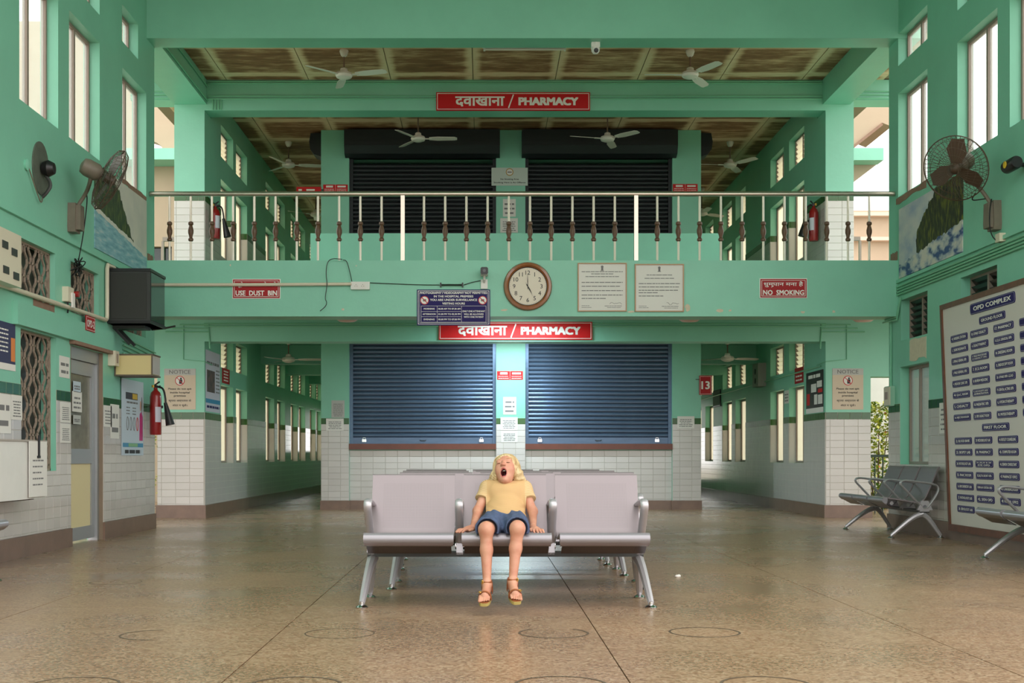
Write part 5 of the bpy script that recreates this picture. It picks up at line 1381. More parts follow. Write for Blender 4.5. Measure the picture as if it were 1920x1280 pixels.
def name_plate(s, u, v, w, h, bold=.03):
    key = (w, h)
    if key not in _rp:
        _rp[key] = (MB().prism(rrect(w, h, h*.3), .02, .026).mesh('name_plate', M['navy'], False, True),
                    MB().prism(rrect(w-.014, h-.014, h*.26), .026, .0266).prism(rrect(w-.02, h-.02, h*.24), .0266, .0272, mi=1).mesh('plate_rim', [mat('rim_grey_%d' % len(_rp), srgb(170,168,186), .5), M['navy']], False, True))
    o = link('name_plate', _rp[key][0], bd, loc=(u, v, 0)); link('plate_rim', _rp[key][1], o)
    rows = s.split('|') if s else []
    for i, r in enumerate(rows):
        letter(o, r, 0, (len(rows)-1)*h*.17 - i*h*.34, .0276, w*(.84 if len(r) > 9 else .7), h*(.42 if len(rows) == 1 else .24), M['letter'], bold)
name_plate('OPD COMPLEX', -.02, 2.222, 1.04, .105, .035); name_plate('GROUND FLOOR', -.03, 2.088, .60, .072)
c1 = ['41. NURSING STATION', '1. SUBORDINATE', '2. FEMALE GENERAL OPD', '3. MALE GENERAL OPD', '4. MEDICINE CLINIC OPD', '44. Q.A.C. ROOM', '5. CASUALTY', '16. INJECTION ROOM']
c2 = ['18. GYNAE CASUALTY', '6. CASUALTY PHARMACY', '6. MALE PROCEDURE|& CASUALTY OPD', '7. ECG ROOM', '8. REVIEW MEDICINE', '9. ACCOUNTS AND|ADMINISTRATION', '10. PAEDIATRIC OPD', '21. OPD CASUALTY ROOM']
c3 = ['17. PHARMACY', '11,12,13. SURGICAL OPD', '14. DRESSING ROOM', '15. ENDOSCOPY ROOM', '20. GYNAE OPD 1,2,3,4,5', '19. DENTAL ACTING OPD', '6. HYDROTHERAPY', '18. PHYSIOTHERAPY']
g1 = ['22. BLOOD BANK', '23. BIOPSY LAB', '24. PATHOLOGY LAB', '25. PAAC ROOM', '26. BIOCHEMISTRY LAB', '27. PATHOLOGY LAB', '28. SEROLOGY LAB']
g2 = ['29. MICROBIOLOGY LAB', '30. PHARMACY', '31,32,33 & 34|EYE OPD', '35,36,37 & 38 ENT OPD', '39,40 & 41 ORTHO OPD', '42. SKIN OPD', '43. PSYCHIATRY OPD']
g3 = ['44. FERTILITY COUNSELLING', '45. COMPUTER ROOM', '46. SENIOR CONSULTANT', '47. PHARMACIST OFFICE', '48. CONFERENCE ROOM', '49. MEDICAL OFFICE', '50. STORE']
for lst, u, w_ in ((c1, -.86, .44), (c2, -.35, .42), (c3, .22, .44), ([''] * 8, .78, .42)):
    for i, s in enumerate(lst): name_plate(s, u, 1.978 - i*.1155, w_, .068)
name_plate('FIRST FLOOR', -.05, 1.055, .62, .072)
for lst, u, w_ in ((g1, -.86, .44), (g2, -.35, .42), (g3, .22, .44)):
    for i, s in enumerate(lst): name_plate(s, u, .933 - i*.1155, w_, .068)

# right wall: paper, conduits, boxes, speaker
paper('', panelS('paper_notice', 'small typed sheet on the tiles left of the directory board', 'notice', 'R', XR-.010, 13.2, 13.55, 1.12, 1.45), 5)
cw = MB()
for k in range(4): cw.tube([(XR-.02, 8.55, 2.79+k*.032), (XR-.02, YB-.05, 2.79+k*.032)], .011, 6)
cw.build('surface_conduits', M['pipe_mint'], wr, kind='stuff')
vc = MB().tube([(XR-.015, YB-.12, 1.72), (XR-.015, YB-.12, 2.5)], .011, 6)
for k in range(3): vc.tube([(XR-.02-k*.03, YB-.02, 2.56-k*.03), (XR-.02, YB-.35, 2.56-k*.03), (XR-.02, YB-.5, 2.75)], .011, 6)
vc.build('vertical_conduit', M['pipe_mint'], wr, kind='stuff')
db = thing('distribution_box', 'small white electric box at the end of the right hall wall', 'box', (XR, YB-.12, 1.60), ROT['R']); MB().box(-.1,.1,-.12,.12,0,.06).build('casing', mat('box_mint', srgb(150,196,172), .5), db); MB().box(-.085,.12,-.11,.11,.06,.075).build('cover', M['pipe'], db); MB().box(-.04,.06,-.04,.05,.075,.078).build('warning_print', M['wframe'], db)
spk = thing('wall_speaker', 'black round wall speaker with yellow centre at the right edge', 'lamp', (XR, 11.42, P(1915,315,11.55).z))
MB().cyl((-.0,.0,0), (-.1,.0,.0), .02, n=10).build('arm', M['black'], spk); MB().lathe([(.05,-.12),(.06,-.1),(.06,.1),(.05,.12)], 18, Matrix.Translation((-.13,0,0)) @ Matrix.Rotation(PI/2, 4, 'X')).build('body', M['black'], spk, True)
MB().lathe([(.032,.0),(.032,.006)], 14, Matrix.Translation((-.13,.12,0)) @ Matrix.Rotation(-PI/2, 4, 'X')).lathe([(.032,.0),(.032,.006)], 14, Matrix.Translation((-.19,0,0)) @ Matrix.Rotation(-PI/2, 4, 'Y')).build('yellow_centre', M['gold'], spk)

# ================================================================ GALLERY BEAM FITTINGS
a, b = P(308, 534.5, YF), P(660, 533, YF)
tag(MB().tube([(a.x, YF-.035, a.z), ((a.x+b.x)/2, YF-.035, (a.z+b.z)/2-.004), (b.x, YF-.035, b.z)], .02, 10).build('beam_conduit', M['pipe'], None, True), 'ivory conduit along the gallery beam crossing the dust bin sign', 'conduit')
so = thing('socket_box', 'white double socket box at the end of the beam conduit', 'socket', P(676, 536, YF), ROT['F']); MB().box(-.112,.112,-.046,.046,0,.045).build('casing', M['white'], so)
for u in (-.045,.035): MB().box(u-.035,u+.035,-.03,.03,.045,.048).build('outlet', M['paper'], so); 
sh_p = MB()
for u in (-.05,.03):
    for du, dv in ((0,.01),(-.012,-.008),(.012,-.008)): sh_p.lathe([(.004,.048),(.004,.0485)], 8, Matrix.Translation((u+du,dv,0)))
sh_p.build('pin_holes', M['ink'], so, kind='stuff')
def wire(label, pts, Y, r=.005, m='darkgrey'):
    tag(MB().tube(chaikin([P(x, y, Y) for x, y in pts], 3), r, 6).build('loose_wire', M[m], None, True), label, 'wire')
wire('loose grey wire looping from the railing down past the conduit', [(642,486),(622,484),(613,492),(611,515),(614,532),(609,560),(613,566),(611,574),(600,583)], YF-.06)
wire('thin grey wire hanging from the railing to the socket box', [(643,487),(650,488),(655,505),(660,528)], YF-.03)
wire('thin wire running from the socket box towards the camera', [(693,530),(740,532),(790,534),(824,534)], YF-.012)
wire('thin wire from the black tube up to the camera base', [(870,534),(885,529),(901,526)], YF-.012)
tt = thing('lamp_holder', 'short black tube between two black clips above the navy board', 'fitting', P(847, 534.5, YF), ROT['F'])
MB().cyl((-.13,0,.03),(.13,0,.03), .009, n=8).build('rod', M['black'], tt)
for s in (-1, 1): MB().box(s*.13-.008, s*.13+.008, -.026, .026, 0, .04).build('clip', M['black'], tt)
cc = thing('bullet_camera', 'white bullet security camera with black face above the navy board', 'camera', P(908, 533, YF), ROT['F'])
MB().box(-.04,.04,-.055,.055,0,.03).build('base', M['white'], cc); MB().tube([(0,.02,.03),(0,.05,.09),(0,.09,.10)], .014, 8).build('arm', M['white'], cc, True)
MB().box(-.042,.042,.09,.17,.02,.22).build('housing', M['white'], cc); MB().prism(rrect(.088,.084,.02), .22, .235, lambda a, b, w: (a, b+.13, w)).build('face', M['black'], cc, fix=True)
MB().lathe([(.02,.235),(.02,.24)], 14, Matrix.Translation((0,.13,0))).build('lens', M['glass_dark'], cc)
dc = thing('dome_camera', 'white turret security camera hanging from the top beam', 'camera', P(1116.5, 84, 15.1))
dc.location.z = 5.85
MB().lathe([(.055,0),(.055,-.03),(.05,-.05)], 16).box(-.05,.05,-.05,.05,-.06,0).build('base', M['white'], dc)
MB().lathe([(.05,-.04),(.052,-.07),(.048,-.1),(.03,-.125),(.008,-.132)], 18).build('dome', M['white'], dc, True)
MB().lathe([(.026,0),(.028,.008),(.01,.012)], 16, Matrix.Translation((.004,-.044,-.10)) @ Matrix.Rotation(PI/2+.25, 4, 'X')).build('lens', M['black'], dc, True)
def dome_lamp(label, x, y, Y):
    p = P(x, y, Y); t = thing('ceiling_lamp', label, 'lamp', (p.x, Y, 2.85), (0,0,0), 'round lamps under the gallery')
    MB().lathe([(.05,0),(.06,-.03),(.05,-.05)], 16).build('base', M['white'], t, True); MB().lathe([(.05,-.04),(.11,-.09),(.15,-.14),(.15,-.2),(.10,-.235),(.01,-.245)], 20).build('shade', mat('lamp_glass_%d' % int(x), srgb(206,182,172), .3), t, True)
dome_lamp('round ceiling lamp under the gallery left of the navy board', 651, 598, 16.2)
dome_lamp('round ceiling lamp under the gallery below the right certificate', 1293, 598, 16.2)
dome_lamp('round ceiling lamp under the gallery near the right doorway', 1619, 600, 16.2)
# mint conduits on beams and columns
cb2 = MB()
for z in (5.945, 5.985, 6.165, 6.19): cb2.tube([(CLX+.05, YC-.015, z), (CRX-.05, YC-.015, z)], .011, 6)
for k in range(4): cb2.tube([(CLX+.12+k*.04, YC-.015, 5.95), (CLX+.12+k*.04, YC-.015, 5.79)], .01, 6)
for k in range(3): cb2.tube([(-5, YC-.015, 5.95+k*.05), (-4.4, YC-.015, 5.95+k*.05)], .011, 6); cb2.tube([(5.3, YC-.015, 5.95+k*.05), (5.9, YC-.015, 5.95+k*.05)], .011, 6)
for k in range(2): cb2.tube([(-3.905, YB, 5.92+k*.2), (-3.905, YC, 5.92+k*.2)], .011, 6)
cb2.build('surface_conduits', M['pipe_mint'], ub, kind='stuff')
cb3 = MB()
for z in (2.72, 2.755): cb3.tube([(CLX, YC-.015, z), (CRX, YC-.015, z)], .011, 6)
for s, x in ((1, CLX), (-1, CRX)):
    for k in range(3): cb3.tube([(x-s*(.35+.1*k), YC-.015, 2.74-k*.05), (x+s*.06, YC-.015, 2.74-k*.05), (x+s*.08, YC-.015, 2.4)], .011, 6)
    cb3.tube([(x-s*.3, YC-.015, 2.74), (x-s*.3, YC-.015, 2.25), (x, YC-.015, 2.22), (x+s*.02, YC+.4, 2.2)], .008, 6)
cb3.build('surface_conduits', M['pipe_mint'], lb, kind='stuff')
pipe_r = MB().tube([(CRX-.02, YC+.2, 2.17), (CRX-.02, 30, 2.12)], .012, 6); pipe_r.build('surface_conduits', M['pipe_mint'], wcr, kind='stuff')
for s, x, y0 in (('left', CLX, 0), ('right', CRX, 0)):
    pass
# ================================================================ THE YAWNING CHILD
class Field:
    """distance field on a grid; shapes are blended in inside local windows, the surface is pulled out with surface nets"""
    def __init__(self, lo, hi, h):
        self.lo = np.array(lo, float); self.h = h
        self.n = np.ceil((np.array(hi)-self.lo)/h).astype(int)+1
        self.f = np.full(self.n, 1.0, np.float32)
    def win(self, lo, hi, pad):
        a = np.clip(np.floor((np.array(lo)-pad-self.lo)/self.h).astype(int), 0, self.n-1)
        b = np.clip(np.ceil((np.array(hi)+pad-self.lo)/self.h).astype(int)+1, 1, self.n)
        sl = tuple(slice(x, y) for x, y in zip(a, b))
        ax = [self.lo[i]+self.h*np.arange(a[i], b[i]) for i in range(3)]
        p = np.stack(np.meshgrid(*ax, indexing='ij'), -1).astype(np.float32)
        return sl, p
    def blend(self, sl, d, k):
        g = self.f[sl]
        if k <= 0: self.f[sl] = np.minimum(g, d); return
        q = np.clip(.5+.5*(g-d)/k, 0, 1); self.f[sl] = g*(1-q)+d*q-k*q*(1-q)
    def cut(self, sl, d, k):
        g = self.f[sl]; d = -d
        q = np.clip(.5-.5*(g-d)/max(k, 1e-5), 0, 1); self.f[sl] = g*(1-q)+d*q+k*q*(1-q)
    def cone(self, a, b, ra, rb, k=.02, inf=0.0):
        a, b = np.array(a, float), np.array(b, float); ra += inf; rb += inf; r = max(ra, rb)
        sl, p = self.win(np.minimum(a, b)-r, np.maximum(a, b)+r, max(k*1.5, .02))
        ab = b-a; t = np.clip(((p-a)@ab)/max(ab@ab, 1e-9), 0, 1)
        d = np.linalg.norm(p-(a+t[..., None]*ab), axis=-1)-(ra+(rb-ra)*t)
        self.blend(sl, d, k)
    def ell_d(self, p, c, r, R=None):
        q = p-np.array(c, np.float32)
        if R is not None: q = q@np.array(R, np.float32)
        r = np.array(r, np.float32)
        k0 = np.linalg.norm(q/r, axis=-1); k1 = np.linalg.norm(q/(r*r), axis=-1)+1e-9
        return np.where(k0 < 1e-4, -r.min(), k0*(k0-1)/k1)
    def ell(self, c, r, k=.02, R=None, inf=0.0, cut=False):
        r = np.array(r, float)+inf; m = r.max(); c = np.array(c, float)
        sl, p = self.win(c-m, c+m, max(k*1.5, .015)); d = self.ell_d(p, c, r, R)
        (self.cut if cut else self.blend)(sl, d, k)
    def plane(self, pt, nrm, k=.004):
        """removes what lies on the side nrm points to"""
        sl, p = self.win(self.lo, self.lo+self.h*(self.n-1), 0)
        n = np.array(nrm, float); n /= np.linalg.norm(n); d = (p-np.array(pt))@n
        self.f = np.maximum(self.f, d.astype(np.float32))
    def noise(self, fn):
        sl, p = self.win(self.lo, self.lo+self.h*(self.n-1), 0); self.f += fn(p).astype(np.float32)
    def mesh(self):
        f = self.f; s = f < 0; n = np.array(f.shape)
        c = [s[i:n[0]-1+i, j:n[1]-1+j, k:n[2]-1+k] for i in (0,1) for j in (0,1) for k in (0,1)]
        tot = sum(x.astype(np.int8) for x in c); mixed = (tot > 0) & (tot < 8)
        ids = np.argwhere(mixed); idx = np.full(mixed.shape, -1, np.int64); idx[mixed] = np.arange(len(ids))
        offs = np.array([(i,j,k) for i in (0,1) for j in (0,1) for k in (0,1)])
        val = np.stack([f[ids[:,0]+o[0], ids[:,1]+o[1], ids[:,2]+o[2]] for o in offs], 1)
        acc = np.zeros((len(ids), 3)); cnt = np.zeros(len(ids))
        for a in range(8):
            for b in range(a+1, 8):
                if np.abs(offs[a]-offs[b]).sum() != 1: continue
                va, vb = val[:,a], val[:,b]; m = (va < 0) != (vb < 0)
                t = np.where(m, va/np.where(np.abs(va-vb) < 1e-9, 1, va-vb), 0)
                acc += np.where(m[:,None], offs[a]+t[:,None]*(offs[b]-offs[a]), 0); cnt += m
        v = self.lo+self.h*(ids+acc/np.maximum(cnt,1)[:,None])
        faces = []
        for ax in range(3):
            o1, o2 = [(1,2),(2,0),(0,1)][ax]
            sa = np.take(s, range(0, n[ax]-1), ax); sb = np.take(s, range(1, n[ax]), ax)
            e = np.argwhere(sa != sb); e = e[(e[:,o1] > 0) & (e[:,o2] > 0) & (e[:,o1] < n[o1]-1) & (e[:,o2] < n[o2]-1)]
            def cell(d1, d2):
                q = e.copy(); q[:,o1] += d1; q[:,o2] += d2; return idx[q[:,0], q[:,1], q[:,2]]
            quad = np.stack([cell(-1,-1), cell(0,-1), cell(0,0), cell(-1,0)], 1)
            fl = ~sa[e[:,0], e[:,1], e[:,2]]
            quad[fl] = quad[fl][:, ::-1]; faces.append(quad)
        return v, np.concatenate(faces)

def mesh_from(name, v, fc, mats, mi=None, org=(0,0,0)):
    me = bpy.data.meshes.new(name); me.from_pydata((v-np.array(org)).tolist(), [], fc.tolist())
    for m in mats: me.materials.append(m)
    if mi is not None: me.polygons.foreach_set('material_index', mi.astype(np.int32))
    me.update(); me.shade_smooth(); return me

ORG = np.array((.13, 7.40, .42))
kid = thing('person', 'small child with blond hair yawning on the front bench, mustard t-shirt and blue shorts', 'person', tuple(ORG))
M['skin'] = mat('skin', srgb(200,148,122), .5, var=.06, vscale=14, col2=srgb(188,128,104)); M['skin'].node_tree.nodes['Principled BSDF'].inputs['Subsurface Weight'].default_value = .12
M['skin'].node_tree.nodes['Principled BSDF'].inputs['Subsurface Scale'].default_value = .01
M['lips'] = mat('lips', srgb(180,100,90), .4); M['mouth'] = mat('mouth_inside', srgb(70,18,18), .5)
M['shirt'] = mat('mustard_jersey', srgb(226,188,124), .8); M['sleeve'] = mat('striped_jersey', srgb(222,178,104), .8)
def stripes(m, scale, a, b, ax, lo, hi):
    nt = m.node_tree; bs = nt.nodes['Principled BSDF']; tc = nt.nodes.new('ShaderNodeTexCoord'); s = nt.nodes.new('ShaderNodeVectorMath'); s.operation = 'DOT_PRODUCT'; s.inputs[1].default_value = ax
    nt.links.new(tc.outputs['Object'], s.inputs[0])
    k = nt.nodes.new('ShaderNodeMath'); k.operation = 'MULTIPLY'; k.inputs[1].default_value = scale; nt.links.new(s.outputs['Value'], k.inputs[0])
    f = nt.nodes.new('ShaderNodeMath'); f.operation = 'FRACT'; nt.links.new(k.outputs[0], f.inputs[0])
    r = nt.nodes.new('ShaderNodeValToRGB'); r.color_ramp.elements[0].position = lo; r.color_ramp.elements[1].position = hi; r.color_ramp.elements[0].color = (*a, 1); r.color_ramp.elements[1].color = (*b, 1)
    nt.links.new(f.outputs[0], r.inputs['Fac']); nt.links.new(r.outputs['Color'], bs.inputs['Base Color'])
stripes(M['shirt'], 190, srgb(190,152,102), srgb(198,162,114), (0,-.2,1), .35, .65)
stripes(M['sleeve'], 185, srgb(184,140,78), srgb(212,190,152), (0,-.2,1), .4, .6)
M['denim'] = mat('blue_shorts', srgb(72,88,120), .85, var=.2, vscale=30, bump=.2, bscale=220)
M['hair'] = mat('blond_hair', srgb(222,202,158), .45, var=.35, vscale=26, col2=srgb(176,146,100), stretch=(1,1,.35)); M['leather'] = mat('tan_leather', srgb(150,84,46), .5, var=.15, vscale=30); M['sole'] = mat('crepe_sole', srgb(170,150,86), .8)
M['brass'] = mat('brass_buckle', srgb(206,166,80), .25, .9); M['lash'] = mat('lash', srgb(120,80,56), .7)

# joints (metres, world)
HIP = [np.array((.068,7.43,.475)), np.array((.192,7.43,.475))]
KNE = [np.array((.020,7.065,.462)), np.array((.196,7.065,.468))]
ANK = [np.array((.024,7.01,.160)), np.array((.168,7.01,.174))]
BAL = [np.array((.012,6.905,.104)), np.array((.180,6.905,.114))]
TOE = [np.array((.008,6.872,.088)), np.array((.184,6.872,.098))]
HEL = [np.array((.026,7.040,.130)), np.array((.166,7.040,.143))]
SHO = [np.array((.034,7.60,.680)), np.array((.248,7.60,.680))]
ELB = [np.array((-.030,7.50,.548)), np.array((.300,7.50,.545))]
WRI = [np.array((-.056,7.285,.462)), np.array((.294,7.285,.462))]
PEL = np.array((.13,7.45,.478)); BEL = np.array((.132,7.50,.545)); CHE = np.array((.138,7.565,.635)); NEK = np.array((.140,7.61,.708))
HC = np.array((.142,7.605,.796))
yaw, pitch, roll = math.radians(-15), math.radians(31), math.radians(7)
fwd = np.array((math.sin(yaw)*math.cos(pitch), -math.cos(yaw)*math.cos(pitch), math.sin(pitch)))
rgt = np.cross(fwd, (0,0,1.0)); rgt = -rgt/np.linalg.norm(rgt)      # image right is +x
rgt = rgt if rgt[0] > 0 else -rgt
upv = np.cross(rgt, fwd); upv = upv if upv[2] > 0 else -upv
cr, sr = math.cos(roll), math.sin(roll)
rgt, upv = rgt*cr - upv*sr*-1, upv*cr + rgt*sr
rgt /= np.linalg.norm(rgt); upv -= rgt*(upv@rgt); upv /= np.linalg.norm(upv)
RH = np.stack([rgt, fwd, upv], 1)                                    # columns: head right, forward, up
def hp(x, y, z): return HC + RH@np.array((x, y, z))

def torso(F, inf=0.0, k=.03):
    F.ell(PEL, (.105,.085,.075), k, inf=inf); F.ell(BEL, (.108,.078,.085), k, inf=inf); F.ell(CHE, (.108,.072,.085), k, inf=inf)
    for s in (0, 1): F.cone(CHE+np.array(((-1,1)[s]*.06,0.01,.03)), SHO[s], .05, .036, k, inf)
F = Field((-.16, 6.84, .02), (.44, 7.76, .93), .0034)
torso(F)
for s in (0, 1):
    sg = (-1, 1)[s]
    F.cone(HIP[s], KNE[s], .062, .041, .03); F.ell(KNE[s]+np.array((0,-.010,.004)), (.038,.034,.042), .02)
    mid = KNE[s]*.62+ANK[s]*.38+np.array((0,.012,0)); F.cone(KNE[s], mid, .037, .034, .02); F.cone(mid, ANK[s], .034, .0215, .02)
    F.cone(ANK[s], HEL[s], .0225, .022, .02); F.cone(HEL[s], BAL[s], .022, .024, .02); F.cone(ANK[s]+np.array((0,-.006,0)), BAL[s], .021, .017, .02)
    for q in range(5):      # toes, big toe on the inner side
        off = (q-2)*.0125*(-sg); L = (1.0, .95, .85, .7, .55)[q]
        st = BAL[s]+np.array((off, -.004, .0)); d = (TOE[s]-BAL[s])*(.6+.7*L)
        F.cone(st, st+d, .0095 if q == 0 else .0066, .0085 if q == 0 else .0058, .0025)
    F.cone(SHO[s], ELB[s], .033, .027, .02); F.cone(ELB[s], WRI[s], .0275, .0175, .02)
    # hand laid flat over the front edge of the seat
    out = np.array((sg*.80 if s == 0 else .30, -.60 if s == 0 else -.95, -.06)); out /= np.linalg.norm(out)
    side = np.cross((0,0,1), out); palm = WRI[s]+out*.038+np.array((0,0,-.006))
    Rp = np.stack([out, side, np.cross(out, side)], 1)
    F.cone(WRI[s], palm, .019, .018, .012); F.ell(palm, (.036,.031,.0135), .012, Rp)
    for q in range(4):
        o = (q-1.5)*.0165; L = (.036, .042, .040, .031)[q if s == 0 else 3-q]
        a = palm+out*.026+side*o; b = a+out*L*.55+side*o*.12+np.array((0,0,-.001)); c_ = b+out*L*.5+np.array((0,0,-.011))
        F.cone(a, b, .0082, .0074, .004); F.cone(b, c_, .0074, .0064, .003)
    th = -1 if s == 0 else 1
    sd = side*(1 if (side[1] > 0) == (s == 1) else -1)
    sd = np.array((-sg, -.35, 0)); sd = sd/np.linalg.norm(sd)
    a = palm+sd*.018; b = a+sd*.022+out*.012; F.cone(a, b, .0105, .0085, .006); F.cone(b, b+out*.022+np.array((0,0,-.004)), .0085, .007, .004)
F.cone(NEK, HC+RH@np.array((0,-.03,-.05)), .036, .035, .015)
# head
F.ell(hp(0,-.014,.022), (.072,.086,.078), .02, RH); F.ell(hp(0,.018,-.022), (.058,.062,.076), .02, RH)
F.ell(hp(0,.028,-.080), (.038,.042,.034), .02, RH); F.ell(hp(0,.046,-.103), (.020,.020,.017), .014, RH)
for sx in (-1, 1):
    F.ell(hp(sx*.032,.044,-.026), (.024,.025,.026), .018, RH)
    F.ell(hp(sx*.027,.064,.008), (.017,.013,.011), .008, RH)         # closed eyelids
    F.ell(hp(sx*.027,.066,.024), (.022,.010,.007), .010, RH)         # brows
    F.ell(hp(sx*.069,-.006,-.012), (.009,.018,.026), .006, RH); F.ell(hp(sx*.075,.002,-.012), (.006,.009,.014), .004, RH, cut=True)
    F.ell(hp(sx*.0095,.086,-.019), (.0078,.0085,.0068), .005, RH)
F.cone(hp(0,.076,.010), hp(0,.089,-.014), .0075, .0095, .008); F.ell(hp(0,.092,-.017), (.0095,.009,.008), .005, RH)
for sx in (-1, 1): F.ell(hp(sx*.0055,.092,-.026), (.0034,.005,.003), .002, RH, cut=True)
MC = (0, .070, -.064); mrx, mrz = .019, .0285
for k in range(28):                                                    # lips: a ring round the open mouth
    a0, a1 = 2*PI*k/28, 2*PI*(k+1)/28
    f_ = lambda a: hp(mrx*math.cos(a), .0735-.016*abs(math.cos(a))**2-.010*max(0,-math.sin(a)), MC[2]+mrz*math.sin(a))
    F.cone(f_(a0), f_(a1), .0062, .0062, .004)
F.ell(hp(0,.075,-.064), (.0165,.045,.0245), .003, RH, cut=True)
v, fc = F.mesh(); cen = v[fc].mean(1)
loc = (cen-HC)@RH
q = np.sqrt((loc[:,0]/mrx)**2+((loc[:,2]-MC[2])/mrz)**2)
mi = np.zeros(len(fc)); fr_ = loc[:,1] > .02
mi[fr_ & (q < 1.16) & (loc[:,1] > .045)] = 1
mi[fr_ & (q < .93) & (loc[:,1] < .070-.012*np.clip(-(loc[:,2]-MC[2])/mrz,0,1))] = 2
body = link('body', mesh_from('body', v, fc, [M['skin'], M['lips'], M['mouth']], mi, ORG), kid)
# closed eyes
for sx in (-1, 1):
    mb = MB(); pts = []
    for k in range(9):
        u = -1+2*k/8; pts.append(Vector(hp(sx*.027+u*.0155, .0785-.012*u*u-(.002 if u*sx > 0 else 0), .0045-.004*(1-u*u))-ORG))
    mb.tube(pts, [.001,.0018,.0022,.0024,.0025,.0024,.0022,.0018,.001], 6); mb.build('eyelashes', M['lash'], kid, True)
    mb = MB().tube([Vector(hp(sx*.028+u*.019, .0775-.012*u*u, .028+.003*(1-u*u))-ORG) for u in np.linspace(-1,1,7)], [.0008,.0014,.0018,.002,.0018,.0014,.0008], 5); mb.build('eyebrow', mat('brow_%d' % sx, srgb(206,164,112), .8), kid, True)
tg = Field(hp(0,.03,-.07)-.05, hp(0,.03,-.07)+.05, .003); tg.ell(hp(0,.036,-.083), (.013,.028,.007), .005, RH); v, fc = tg.mesh(); link('tongue', mesh_from('tongue', v, fc, [mat('tongue', srgb(190,90,90), .4)], None, ORG), kid)
# t-shirt
S = Field((-.06, 7.30, .44), (.35, 7.76, .76), .0038)
torso(S, .013, .03)
S.ell(np.array((.132,7.46,.512)), (.128,.100,.062), .03)
for s in (0, 1):
    e = SHO[s]*.45+ELB[s]*.55; S.cone(SHO[s], e, .048, .050, .025)
S.noise(lambda p: .0022*np.sin(p[...,2]*150+8*np.sin(p[...,0]*9)+p[...,0]*14)*np.exp(-((p[...,2]-.545)/.035)**2) + .0007*np.sin(p[...,2]*60+p[...,0]*50))
sl, p = S.win(S.lo, S.lo+S.h*(S.n-1), 0); dd = -(p[...,2]-.512+.35*(p[...,1]-7.38))-1.6*(p[...,0]-.135)**2-.004*np.sin(p[...,0]*40); S.f = np.maximum(S.f, dd).astype(np.float32)
S.plane((.14,7.60,.738), (0,-.30,1))
for s in (0, 1):
    sl, p = S.win(S.lo, S.lo+S.h*(S.n-1), 0); d = ELB[s]-SHO[s]; L = np.linalg.norm(d); d = d/L; e = SHO[s]+d*L*.52
    dist = (p-e)@d; sidem = (p[...,0] < .018) if s == 0 else (p[...,0] > .262)
    S.f = np.where(sidem, np.maximum(S.f, dist), S.f).astype(np.float32)
S.ell(NEK+np.array((0,-.014,.034)), (.048,.056,.024), .004, cut=True)
v, fc = S.mesh(); cen = v[fc].mean(1)
mi = ((np.abs(cen[:,0]-.14) > .114) & (cen[:,2] > .54)).astype(int)
link('tshirt', mesh_from('tshirt', v, fc, [M['shirt'], M['sleeve']], mi, ORG), kid)
cl_ = MB().tube([tuple(NEK+np.array((.052*math.cos(a), -.004+.050*math.sin(a), .006+.012*math.sin(a)))-ORG) for a in np.linspace(0, 2*PI, 28, endpoint=False)], .006, 6, True); cl_.build('collar', mat('collar_rib', srgb(238,222,190), .8), kid, True)
# shorts
S = Field((-.08, 7.04, .37), (.35, 7.62, .60), .0038)
S.ell(PEL, (.120,.098,.088), .02); S.ell((.13,7.30,.455), (.05,.11,.045), .03)
for s in (0, 1):
    e = HIP[s]*.04+KNE[s]*.96; S.cone(HIP[s], e, .080, .068, .03)
S.noise(lambda p: .0022*np.sin(p[...,1]*90+p[...,0]*70)+.0018*np.sin(p[...,0]*130+p[...,2]*60))
for s in (0, 1):
    sl, p = S.win(S.lo, S.lo+S.h*(S.n-1), 0); d = KNE[s]-HIP[s]; L = np.linalg.norm(d); d = d/L; e = HIP[s]+d*L*.90
    m_ = (p[...,0] < .13) if s == 0 else (p[...,0] >= .13)
    S.f = np.where(m_, np.maximum(S.f, (p-e)@d), S.f).astype(np.float32)
    # hollow leg opening
for s in (0, 1):
    d = KNE[s]-HIP[s]; d = d/np.linalg.norm(d); e = HIP[s]*.10+KNE[s]*.90
    a = e-d*.012; S_in = .058
    sl, p = S.win(np.minimum(a, e+d*.05)-.08, np.maximum(a, e+d*.05)+.08, .01)
    t = np.clip((p-a)@d, 0, .07); dd = np.linalg.norm(p-(a+t[...,None]*d), axis=-1)-S_in; S.cut(sl, dd, .002)
S.plane((.13,7.42,.575), (0,-.15,1)); S.plane((.13,7.1,.437), (0,-.13,-1))
v, fc = S.mesh(); link('shorts', mesh_from('shorts', v, fc, [M['denim']], None, ORG), kid)
# teeth
tf = Field(hp(0,.06,-.045)-.04, hp(0,.06,-.045)+.04, .0025)
for k in range(-2, 3): tf.ell(hp(k*.0052, .060-.0012*k*k, -.0445), (.0028,.0022,.0042), .001, RH)
v, fc = tf.mesh(); link('teeth', mesh_from('teeth', v, fc, [mat('teeth', srgb(236,224,206), .3)], None, ORG), kid)
